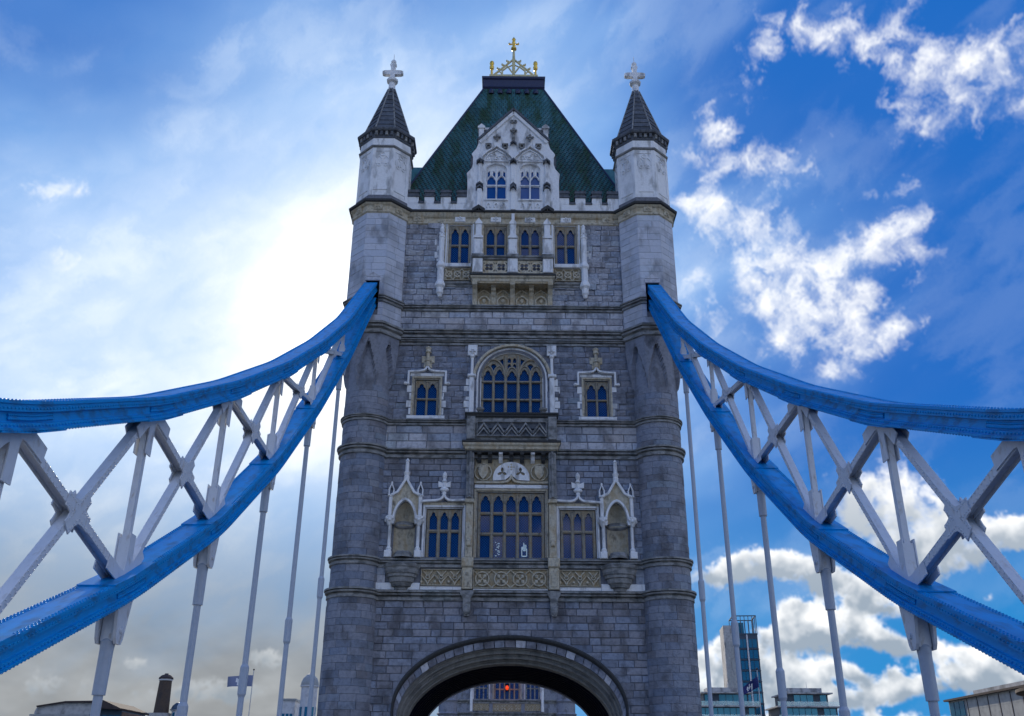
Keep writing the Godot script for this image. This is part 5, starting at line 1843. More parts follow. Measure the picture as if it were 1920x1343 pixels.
func build_crest(t: Node3D) -> void:
	var n := holder("gilded_crest", t)
	var z := -4.75
	var b := G.new()
	b.block(-1.66, 1.66, 45.62, 45.9, z - 0.12, z + 0.08, 0.03)
	part("base_rail", b, M.gilt, n)
	var m := G.new()
	m.block(-0.11, 0.11, 45.88, 47.3, z - 0.1, z + 0.1, 0.03)
	m.tube(Vector3(0, 47.3, z), Vector3(0, 48.2, z), 0.1, 0.07, 8)
	part("mast", m, M.gilt, n)
	var c := G.new()
	c.lathe(0, z, [Vector2(0.08, 48.05), Vector2(0.2, 48.15), Vector2(0.18, 48.3), Vector2(0.08, 48.38), Vector2(0.12, 48.6), Vector2(0.13, 48.8), Vector2(0.08, 48.9), Vector2(0.14, 49.05), Vector2(0.0, 49.3)], 10)
	for s in [-1.0, 1.0]:
		c.ball(Vector3(s * 0.22, 48.62, z), Vector3(0.13, 0.07, 0.06), 6)
		c.ball(Vector3(s * 0.32, 48.66, z), Vector3(0.06, 0.12, 0.06), 6)
	part("gilt_cross", c, M.gold, n)
	for s in [-1.0, 1.0]:
		var r := G.new()
		r.side(s)
		r.bar(PackedVector2Array([Vector2(1.34, 45.9), Vector2(0.1, 47.18)]), 0.1, z - 0.06, z + 0.06)
		r.bar(PackedVector2Array([Vector2(0.78, 45.9), Vector2(0.78, 46.48)]), 0.12, z - 0.05, z + 0.05)
		r.bar(PackedVector2Array([Vector2(0.72, 46.3), Vector2(0.4, 46.62), Vector2(0.1, 46.1)]), 0.08, z - 0.05, z + 0.05)
		r.bar(PackedVector2Array([Vector2(1.2, 46.0), Vector2(0.98, 46.2), Vector2(0.8, 45.98)]), 0.07, z - 0.04, z + 0.04)
		r.bar(PackedVector2Array([Vector2(0.1, 46.75), Vector2(0.35, 46.6), Vector2(0.5, 46.75)]), 0.07, z - 0.04, z + 0.04)
		part("openwork", r, M.gilt, n)
		for q in [[1.0, 46.34], [0.68, 46.68], [0.36, 47.0]]:
			var k := G.new()
			k.side(s)
			k.ball(Vector3(q[0] + 0.05, q[1] + 0.07, z), Vector3(0.13, 0.09, 0.06), 6)
			k.ball(Vector3(q[0] + 0.12, q[1] + 0.15, z), Vector3(0.06, 0.08, 0.05), 6)
			part("crocket", k, M.gilt, n)
		var p := G.new()
		p.side(s)
		p.lathe(1.5, z, [Vector2(0.09, 45.88), Vector2(0.07, 46.3), Vector2(0.14, 46.38), Vector2(0.16, 46.6), Vector2(0.1, 46.68), Vector2(0.16, 46.85), Vector2(0.13, 47.02), Vector2(0.06, 47.08), Vector2(0.0, 47.14)], 8)
		part("crest_post", p, M.gold, n)

# ---------------------------------------------------------------- turrets
const TUR_X := 7.56
const TUR_Z := -0.4
const TUR_R := 1.2      # round lower shaft
const TUR_A := 1.5      # apothem of the octagon above

func round_blocks(g: G, y0: float, y1: float, R: float, h: float, pale := 1.0) -> void:
	var rows := maxi(1, roundi((y1 - y0) / h))
	var dh := (y1 - y0) / rows
	for r in rows:
		var count := 10
		var a := rng.randf() * TAU
		var y := y0 + r * dh
		var edges := []
		for k in count:
			edges.append(a + TAU / count * k + rng.randf_range(-0.13, 0.13))
		edges.append(edges[0] + TAU)
		for k in count:
			var s0: float = edges[k]
			var s1: float = edges[k + 1]
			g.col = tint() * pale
			var rad := R + rng.randf_range(-0.008, 0.012)
			var e := 0.006
			var seg := 4
			var b0 := s0 + 0.006
			var b1 := s1 - 0.006
			for i in seg:
				var t0 := b0 + (b1 - b0) * i / seg
				var t1 := b0 + (b1 - b0) * (i + 1) / seg
				var d0 := Vector3(sin(t0), 0, cos(t0))
				var d1 := Vector3(sin(t1), 0, cos(t1))
				var lo := Vector3(0, y + e, 0)
				var hi := Vector3(0, y + dh - e, 0)
				g.squad(d0 * rad + lo, d1 * rad + lo, d1 * rad + hi, d0 * rad + hi, d0, d1, d1, d0)
				g.quad(d0 * (R - 0.05) + lo, d1 * (R - 0.05) + lo, d1 * rad + lo, d0 * rad + lo)
				g.quad(d0 * rad + hi, d1 * rad + hi, d1 * (R - 0.05) + hi, d0 * (R - 0.05) + hi)
			for q in [b0, b1]:
				var d := Vector3(sin(q), 0, cos(q))
				g.quad(d * (R - 0.05) + Vector3(0, y + e, 0), d * rad + Vector3(0, y + e, 0), d * rad + Vector3(0, y + dh - e, 0), d * (R - 0.05) + Vector3(0, y + dh - e, 0))

func face_turn(k: int, at: Transform3D) -> Transform3D:
	return at * Transform3D(Basis(Vector3.UP, PI / 4 * k), Vector3.ZERO)

func face_blocks(g: G, at: Transform3D, y0: float, y1: float, apo: float, h: float, slot := false) -> void:
	var half := apo * tan(PI / 8)
	var rows := maxi(1, roundi((y1 - y0) / h))
	var dh := (y1 - y0) / rows
	for k in 8:
		g.at(face_turn(k, at))
		for r in rows:
			var y := y0 + r * dh
			var cuts := [-half, rng.randf_range(-0.35, 0.35) * half, half] if rng.randf() < 0.75 else [-half, half]
			if slot and k == 0 and y + dh > 24.75 and y < 26.42:
				cuts = [-half, -0.36, 0.36, half]
			for i in cuts.size() - 1:
				if slot and k == 0 and cuts.size() == 4 and i == 1:
					continue
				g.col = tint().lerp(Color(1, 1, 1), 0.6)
				var e := 0.006
				g.block(cuts[i] + e, cuts[i + 1] - e, y + e, y + dh - e, apo - 0.05, apo + rng.randf_range(-0.004, 0.006), 0.008)

func ring(parent: Node, at: Transform3D, plan: Array, prof: Array, m: Material, called := "string_course") -> MeshInstance3D:
	var g := G.new()
	g.at(at)
	g.band(plan, prof, true)
	return part(called, g, m, parent)

func ring_prof(y0: float, y1: float, out: float) -> Array:
	var h := y1 - y0
	return [Vector2(-0.03, y0), Vector2(out * 0.45, y0 + h * 0.04), Vector2(out * 0.45, y0 + h * 0.3), Vector2(out * 0.1, y0 + h * 0.34), Vector2(out * 0.1, y0 + h * 0.42), Vector2(out * 0.75, y0 + h * 0.5), Vector2(out * 0.8, y0 + h * 0.64), Vector2(out * 0.4, y0 + h * 0.67), Vector2(out * 0.4, y0 + h * 0.7), Vector2(out, y0 + h * 0.74), Vector2(out, y0 + h * 0.9), Vector2(-0.05, y1)]

func build_turret(t: Node3D, x: float, z: float, front: bool) -> void:
	var n := holder("turret", t)
	var at := Transform3D(Basis(), Vector3(x, 0, z))
	var core := G.new()
	core.at(at)
	core.lathe(0, 0, [Vector2(TUR_R - 0.03, 0), Vector2(TUR_R - 0.03, 23.0)], 32)
	for k in 8:
		if front and k == 0:
			continue
		core.at(face_turn(k, at))
		var hw := (TUR_A - 0.03) * tan(PI / 8)
		core.quad(Vector3(-hw, 22.8, TUR_A - 0.03), Vector3(hw, 22.8, TUR_A - 0.03), Vector3(hw, 32.0, TUR_A - 0.03), Vector3(-hw, 32.0, TUR_A - 0.03))
	if front:
		core.at(at)
		var hw := (TUR_A - 0.03) * tan(PI / 8)
		core.plate(rect(-hw, hw, 22.8, 32.0), [rect(-0.36, 0.36, 24.7, 26.42)], TUR_A - 1.2, TUR_A - 0.03, 0.5)
	part("turret_core", core, M.mortar, n)
	var g := G.new()
	g.at(at)
	if front:
		for q in [[0.0, 9.7], [10.12, 11.22], [11.62, 16.8], [17.25, 18.55], [18.82, 20.5]]:
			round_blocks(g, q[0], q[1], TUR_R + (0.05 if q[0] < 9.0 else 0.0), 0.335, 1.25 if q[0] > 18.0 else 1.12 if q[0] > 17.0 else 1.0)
	else:
		g.lathe(0, 0, [Vector2(TUR_R, 0), Vector2(TUR_R, 20.6)], 24)
	# broaches: the corners of the octagon run down in points on to the round shaft
	var y0 := 20.45
	var y1 := 23.3
	var rows := 18
	var cols := 160
	var shape := func(a: float, y: float) -> float:
		var f := clampf((y - y0) / (y1 - 0.4 - y0), 0.0, 1.0)
		var d := fposmod(a + PI / 8 + PI / 8, PI / 4) - PI / 8   # angle from the nearest corner
		d = fposmod(a - PI / 8 + PI / 8, PI / 4) - PI / 8
		var face := PI / 8 - absf(d)
		var oct := TUR_A / cos(face)
		var wid := PI / 8 * pow(f, 1.35)
		if y >= y1 - 0.41:
			return oct
		if absf(d) < wid:
			return maxf(TUR_R, lerpf(TUR_R + 0.02, oct, pow(f, 0.55)))
		return TUR_R
	var gl := g
	if front:
		g = G.new()
		g.at(at)
	for r in rows:
		var ya := y0 + (y1 - y0) * r / rows
		var yb := y0 + (y1 - y0) * (r + 1) / rows
		var course := int((ya - y0) / 0.36)
		for k in cols:
			var a0 := TAU * k / cols
			var a1 := TAU * (k + 1) / cols
			var blk := int(a0 / (PI / 4) * 1.0 + (0.5 if course % 2 else 0.0))
			var v := 1.05 + 0.45 * fposmod(sin(course * 12.9898 + blk * 78.233) * 43758.5453, 1.0)
			g.col = Color(v, v, v * 1.02)
			var p: Vector3 = Vector3(sin(a0), 0, cos(a0)) * shape.call(a0, ya) + Vector3(0, ya, 0)
			var q: Vector3 = Vector3(sin(a1), 0, cos(a1)) * shape.call(a1, ya) + Vector3(0, ya, 0)
			var q2: Vector3 = Vector3(sin(a1), 0, cos(a1)) * shape.call(a1, yb) + Vector3(0, yb, 0)
			var p2: Vector3 = Vector3(sin(a0), 0, cos(a0)) * shape.call(a0, yb) + Vector3(0, yb, 0)
			g.quad(p, q, q2, p2)
	if front:
		var br := part("broaches", g, M.granite, n)
		br.set_meta("kind", "stuff")
		g = gl
		var u := G.new()
		face_blocks(u, at, 23.95, 25.2, TUR_A, 0.4, true)
		face_blocks(u, at, 25.5, 30.8, TUR_A, 0.42, true)
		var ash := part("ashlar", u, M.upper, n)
		ash.set_meta("kind", "stuff")
	else:
		g.at(at)
		g.lathe(0, 0, [Vector2(TUR_A / cos(PI / 8), 23.0), Vector2(TUR_A / cos(PI / 8), 31.0)], 8, -PI / 8, TAU - PI / 8, false)
	var mas := part("masonry", g, M.pale if front else M.granite, n)
	mas.material_override = M.granite
	mas.set_meta("kind", "stuff")
	var rp := round_plan(TUR_R)
	ring(n, at, rp, ring_prof(9.63, 10.15, 0.22), M.band)
	ring(n, at, rp, ring_prof(11.2, 11.67, 0.18), M.band)
	ring(n, at, rp, ring_prof(16.75, 17.3, 0.2), M.band)
	ring(n, at, rp, ring_prof(18.52, 18.87, 0.15), M.band)
	var oc := octagon(TUR_A)
	ring(n, at, oc, ring_prof(23.26, 24.0, 0.22), M.band)
	var split := [Vector2(0.37, TUR_A)]
	for k in range(1, 8):
		split.append(oc[k])
	split.append(oc[0])
	split.append(Vector2(-0.37, TUR_A))
	var gs := G.new()
	gs.at(at)
	gs.band(split if front else oc, ring_prof(25.14, 25.57, 0.19), not front)
	part("string_course", gs, M.band, n)
	var co := ring(n, at, oc, [Vector2(0.0, 30.76), Vector2(0.08, 30.82), Vector2(0.08, 30.94), Vector2(0.03, 30.98), Vector2(0.05, 31.22), Vector2(0.14, 31.28), Vector2(0.2, 31.36)], M.carved, "turret_cornice")
	ring(co, at, oc, [Vector2(0.18, 31.36), Vector2(0.3, 31.4), Vector2(0.32, 31.52), Vector2(-0.05, 31.74)], M.dark, "cap_moulding")
	for k in 8:
		var b := G.new()
		b.at(face_turn(k, at))
		b.block(-0.24, 0.24, 30.92, 31.28, TUR_A, TUR_A + 0.14, 0.04)
		fleuron(b, 0, 31.1, 0.15, TUR_A + 0.17)
		part("carved_boss", b, M.carved, co)
	if front:
		# lintel over the slot the chain runs into
		var l := G.new()
		l.at(at)
		l.block(-0.42, 0.42, 26.42, 26.66, TUR_A - 0.2, TUR_A + 0.06, 0.03)
		l.prism(PackedVector2Array([Vector2(-0.36, 26.68), Vector2(0.36, 26.68), Vector2(0, 26.95)]), TUR_A - 0.1, TUR_A + 0.05)
		part("slot_lintel", l, M.pale, n)
	# the white upper stage
	var up := 1.46
	var st := G.new()
	st.at(at)
	for k in 8:
		st.at(face_turn(k, at))
		var hw := up * tan(PI / 8)
		st.plate(PackedVector2Array([Vector2(-hw, 31.7), Vector2(hw, 31.7), Vector2(hw, 35.3), Vector2(-hw, 35.3)]), [G.ccw(rect(-0.42, 0.42, 31.98, 32.38)), G.ccw(rect(-0.42, 0.42, 32.5, 35.05))], up - 0.05, up, 0.35)
		st.quad(Vector3(-0.43, 31.9, up - 0.035), Vector3(0.43, 31.9, up - 0.035), Vector3(0.43, 35.1, up - 0.035), Vector3(-0.43, 35.1, up - 0.035))
	var stage := part("upper_stage", st, M.white, n)
	for k in 8:
		var tr := G.new()
		tr.at(face_turn(k, at))
		for q in [-0.2, 0.2]:
			tr.bar(PackedVector2Array([Vector2(q - 0.17, 34.2), Vector2(q - 0.17, 34.5), Vector2(q, 34.74), Vector2(q + 0.17, 34.5), Vector2(q + 0.17, 34.2)]), 0.05, up - 0.04, up + 0.01)
			tr.bar(circle2(q, 34.1, 0.1, 8), 0.04, up - 0.04, up + 0.01, true)
		tr.bar(circle2(0, 34.85, 0.13, 8), 0.05, up - 0.04, up + 0.01, true)
		part("blind_tracery", tr, M.white, stage)
	var ou := octagon(up)
	ring(n, at, ou, [Vector2(0.0, 35.28), Vector2(0.08, 35.32), Vector2(0.1, 35.4), Vector2(0.0, 35.48)], M.band)
	ring(n, at, ou, [Vector2(0.0, 35.46), Vector2(0.0, 35.98)], M.white, "frieze")
	ring(n, at, ou, [Vector2(0.0, 35.95), Vector2(0.06, 36.02), Vector2(0.06, 36.1), Vector2(0.0, 36.12), Vector2(0.0, 36.4)], M.spire)
	var pr := ring(n, at, ou, [Vector2(0.02, 36.38), Vector2(0.2, 36.42), Vector2(0.24, 36.5), Vector2(0.24, 36.6), Vector2(0.1, 36.7), Vector2(-0.14, 36.74)], M.spire, "spire_cornice")
	for k in 8:
		for j in 4:
			var c := G.new()
			c.at(face_turn(k, at))
			var cx := -0.45 + 0.3 * j
			c.block(cx - 0.085, cx + 0.085, 36.1, 36.4, up - 0.02, up + 0.16, 0.03)
			part("corbel", c, M.spire if j % 2 else M.band, pr)
	# spire in stepped courses, with ribs
	var sp := G.new()
	var courses := 10
	var r0 := 1.36
	var r1 := 0.19
	for i in courses:
		var ya := 36.72 + (40.75 - 36.72) * i / courses
		var yb := 36.72 + (40.75 - 36.72) * (i + 1) / courses
		var ra := lerpf(r0, r1, float(i) / courses)
		var rb := lerpf(r0, r1, float(i + 1) / courses)
		for k in 8:
			sp.at(face_turn(k, at))
			var v := rng.randf_range(0.6, 1.5)
			sp.col = Color(v, v, v)
			var ha := (ra + 0.05) * tan(PI / 8)
			var hb := (rb + 0.015) * tan(PI / 8)
			sp.quad(Vector3(-ha, ya, ra + 0.05), Vector3(ha, ya, ra + 0.05), Vector3(hb, yb, rb + 0.015), Vector3(-hb, yb, rb + 0.015))
			sp.quad(Vector3(-ha * 0.96, ya, ra - 0.02), Vector3(ha * 0.96, ya, ra - 0.02), Vector3(ha, ya, ra + 0.05), Vector3(-ha, ya, ra + 0.05))
	var spire := part("spire", sp, M.spire, n)
	for k in 8:
		var rb := G.new()
		rb.at(face_turn(k, at))
		var c := 1.0 / cos(PI / 8)
		var d := Vector3(sin(PI / 8), 0, cos(PI / 8))
		rb.tube(d * (r0 + 0.03) * c + Vector3(0, 36.72, 0), d * (r1 + 0.02) * c + Vector3(0, 40.75, 0), 0.05, 0.04, 6)
		part("rib", rb, M.band, spire)
	var f := G.new()
	f.at(at)
	f.lathe(0, 0, [Vector2(0.22, 40.7), Vector2(0.2, 41.25), Vector2(0.34, 41.36), Vector2(0.36, 41.5), Vector2(0.28, 41.58), Vector2(0.16, 41.62)], 10)
	part("finial_collar", f, M.white, spire)
	var cr := G.new()
	cr.at(at)
	cr.prism(PackedVector2Array([Vector2(-0.17, 41.58), Vector2(0.17, 41.58), Vector2(0.13, 41.9), Vector2(0.5, 41.92), Vector2(0.64, 41.98), Vector2(0.64, 42.16), Vector2(0.5, 42.22), Vector2(0.13, 42.24), Vector2(0.14, 42.62), Vector2(0.2, 42.72), Vector2(0.0, 42.86), Vector2(-0.2, 42.72), Vector2(-0.14, 42.62), Vector2(-0.13, 42.24), Vector2(-0.5, 42.22), Vector2(-0.64, 42.16), Vector2(-0.64, 41.98), Vector2(-0.5, 41.92), Vector2(-0.13, 41.9)]), -0.13, 0.13, true)
	part("cross", cr, M.white, spire)
	var kn := G.new()
	kn.at(at)
	kn.ball(Vector3(0, 42.95, 0), Vector3(0.17, 0.2, 0.17), 10)
	kn.tube(Vector3(0, 43.1, 0), Vector3(0, 43.6, 0), 0.02, 0.012, 6)
	part("knob", kn, M.white, spire)

func build_near_tower() -> void:
	var t := thing("bridge_tower", "tall grey granite tower with white gable, green slate roof and gilded crest", "tower")
	build_front_wall(t)
	build_arch(t)
	build_first_stage(t)
	build_second_stage(t)
	build_third_stage(t)
	build_parapet(t)
	build_gable(t)
	build_roof(t)
	for s in [-1.0, 1.0]:
		build_turret(t, s * TUR_X, TUR_Z, true)
		build_turret(t, s * TUR_X, -11.2, false)
		var g := G.new()
		g.side(s)
		g.box(7.6, 8.3, 0.0, 32.6, -10.6, -1.0)
		part("side_wall", g, M.granite, t)
	var b := G.new()
	b.plate(rect(-6.9, 6.9, 0.0, 32.6), [G.ccw(arch_line(0.9))], -11.0, -10.4, 0.4)
	b.plate(rect(-6.9, 6.9, 0.0, 32.6), [G.ccw(arch_line(0.9))], -11.05, -11.0, 0.4)
	part("rear_wall", b, M.granite, t)
	var f := G.new()
	f.box(-7.6, 7.6, 32.2, 32.4, -10.6, -0.4)
	f.box(-7.6, 7.6, 8.2, 8.35, -10.4, -0.62)
	part("floor_slab", f, M.band, t)

# ---------------------------------------------------------------- the far tower, seen through the arch
func build_far_tower() -> void:
	var t := thing("bridge_tower", "second stone tower standing far behind, glimpsed through the archway", "tower", Vector3(0, 0, -82))
	var w := G.new()
	var opens := [G.ccw(arch_line(0.5)), rect(-1.68, 1.68, 11.7, 14.98)]
	for s in [-1.0, 1.0]:
		opens.append(G.ccw(rect(s * 2.41, s * 4.2, 11.7, 14.12)))
	w.plate(rect(-7.0, 7.0, 0.0, 31.5), opens, -0.8, 0.0, 0.4)
	part("wall", w, M.granite, t)
	var bk := G.new()
	bk.box(-7.0, 7.0, 8.2, 31.4, -10.8, -0.85)
	for s in [-1.0, 1.0]:
		bk.side(s)
		bk.box(5.6, 8.2, 0.0, 31.4, -10.8, -0.9)
	part("tower_body", bk, M.granite, t)
	var rf := G.new()
	rf.quad(Vector3(-7, 31.4, 0), Vector3(7, 31.4, 0), Vector3(2, 44, -4.5), Vector3(-2, 44, -4.5))
	rf.quad(Vector3(7, 31.4, 0), Vector3(7, 31.4, -10.8), Vector3(2, 44, -6.5), Vector3(2, 44, -4.5))
	rf.quad(Vector3(7, 31.4, -10.8), Vector3(-7, 31.4, -10.8), Vector3(-2, 44, -6.5), Vector3(2, 44, -6.5))
	rf.quad(Vector3(-7, 31.4, -10.8), Vector3(-7, 31.4, 0), Vector3(-2, 44, -4.5), Vector3(-2, 44, -6.5))
	part("roof", rf, M.slate, t)
	for q in [[9.6, 10.12], [11.18, 11.65], [16.72, 17.27], [23.1, 24.0], [30.8, 31.6]]:
		string_course(t, 7.0, q[0], q[1], 0.22, M.band)
	carve_panel(t, -1.82, 1.82, 10.2, 11.14, 0.14, 4, 1, M.carved, M.ochre)
	tracery_window(t, -1.68, 1.68, 11.7, 14.98, 5, [12.9, 13.93], 0.42, 0.19, -0.1, M.mullion, M.carved, M.leaded, M.leaded)
	for s in [-1.0, 1.0]:
		carve_panel(t, minf(s * 2.3, s * 4.3), maxf(s * 2.3, s * 4.3), 10.3, 11.14, 0.12, 3, 0, M.carved, M.ochre)
		tracery_window(t, minf(s * 2.41, s * 4.2), maxf(s * 2.41, s * 4.2), 11.7, 14.12, 3, [13.02], 0.36, 0.17, -0.1, M.band, M.white, M.leaded, M.leaded)
		var p := G.new()
		p.side(s)
		p.block(4.4, 4.75, 10.15, 14.6, 0.0, 0.3, 0.04)
		part("buttress", p, M.white, t)
		var tu := G.new()
		tu.lathe(s * 7.56, -0.4, [Vector2(1.25, 0), Vector2(1.25, 9.7), Vector2(1.45, 9.9), Vector2(1.22, 10.1), Vector2(1.22, 11.2), Vector2(1.4, 11.5), Vector2(1.2, 11.65), Vector2(1.2, 22.0), Vector2(1.6, 23.0), Vector2(1.6, 36.0), Vector2(1.8, 36.6), Vector2(0.0, 41.0)], 16)
		part("turret", tu, M.granite, t)
	# the red lamp hung before the middle window
	var l := thing("signal_lamp", "glowing red lamp in front of the far tower's middle window", "lamp", Vector3(0.0, 13.05, -81.55))
	var h := G.new()
	h.lathe(0, 0, [Vector2(0.1, -0.42), Vector2(0.28, -0.38), Vector2(0.28, -0.32)], 12)
	h.lathe(0, 0, [Vector2(0.3, 0.32), Vector2(0.32, 0.38), Vector2(0.08, 0.52), Vector2(0.0, 0.54)], 12)
	h.box(-0.04, 0.04, 0.3, 0.4, -0.5, 0.0)
	h.box(-0.04, 0.04, -0.42, 0.42, -0.34, -0.28)
	part("housing", h, M.iron, l)
	var gl := G.new()
	gl.ball(Vector3.ZERO, Vector3(0.22, 0.3, 0.22), 16)
	part("red_lens", gl, M.lit_red, l)
	var om := OmniLight3D.new()
	om.name = "lamp_light"
	om.light_color = Color(1.0, 0.2, 0.05)
	om.light_energy = 0.5
	om.light_size = 0.26
	om.omni_range = 12.0
	om.shadow_enabled = true
	om.position = Vector3(0, 0, 0.4)
	l.add_child(om)

# ---------------------------------------------------------------- suspension chains
# local frame of a chain: x runs along the bridge (world z), y up, z across (world -x)
func chord_path(ys: Array) -> PackedVector2Array:
	var p := PackedVector2Array()
	for i in NODE_Z.size():
		var q := Vector2(NODE_Z[i], ys[i])
		if i == 0 or i == NODE_Z.size() - 1:
			p.append(q)
			continue
		var a := (Vector2(NODE_Z[i - 1], ys[i - 1]) - q).normalized()
		var b := (Vector2(NODE_Z[i + 1], ys[i + 1]) - q).normalized()
		var r := 0.85
		for k in 5:
			var t := k / 4.0
			var u := q + a * r
			var w := q + b * r
			p.append(u.lerp(q, t).lerp(q.lerp(w, t), t))
	return p

func sweep_chord(g: G, path: PackedVector2Array, prof: Array) -> void:
	var m := path.size()
	var nor := PackedVector2Array()
	for i in m:
		var a := path[maxi(i - 1, 0)]
		var b := path[mini(i + 1, m - 1)]
		var d := (b - a).normalized()
		var q := Vector2(-d.y, d.x)
		if q.y < 0:
			q = -q
		nor.append(q)
	var c := prof.size()
	for i in m - 1:
		for k in c:
			var p: Vector2 = prof[k]
			var q: Vector2 = prof[(k + 1) % c]
			var f := func(j: int, s: Vector2) -> Vector3:
				return Vector3(path[j].x + nor[j].x * s.y, path[j].y + nor[j].y * s.y, s.x)
			g.quad(f.call(i, p), f.call(i + 1, p), f.call(i + 1, q), f.call(i, q))
	for i in [0, m - 1]:
		for k in range(1, c - 1):
			var f := func(s: Vector2) -> Vector3:
				return Vector3(path[i].x + nor[i].x * s.y, path[i].y + nor[i].y * s.y, s.x)
			g.tri(f.call(prof[0]), f.call(prof[k]), f.call(prof[k + 1]))

func lobed(center: Vector2, arms: Array, reach: float, half: float, waist: float) -> PackedVector2Array:
	var list := []
	for a in arms:
		list.append((a as Vector2).angle())
	list.sort()
	var p := PackedVector2Array()
	for i in list.size():
		var an: float = list[i]
		var nx: float = list[(i + 1) % list.size()]
		if i == list.size() - 1:
			nx += TAU
		var d := Vector2(cos(an), sin(an))
		var q := Vector2(-d.y, d.x)
		p.append(center + d * reach - q * half)
		p.append(center + d * reach + q * half)
		var gap := nx - an
		if gap < PI * 0.97:
			var d2 := Vector2(cos(nx), sin(nx))
			var q2 := Vector2(-d2.y, d2.x)
			var along := half / tan(gap / 2)
			var r := minf(0.16, maxf(0.0, reach - along) * 0.6)
			var corner := center + d * along + q * half
			if along > reach * 0.97:
				p.append(center + (d + d2).normalized() * reach)
			else:
				p.append(center + d * (along + r) + q * half)
				p.append(corner + (d + d2).normalized() * r * 0.3)
				p.append(center + d2 * (along + r) - q2 * half)
		else:
			var d3 := Vector2(cos(nx), sin(nx))
			p.append(center + d * 0.05 + q * half)
			p.append(center + d3 * 0.05 - Vector2(-d3.y, d3.x) * half)
	return p

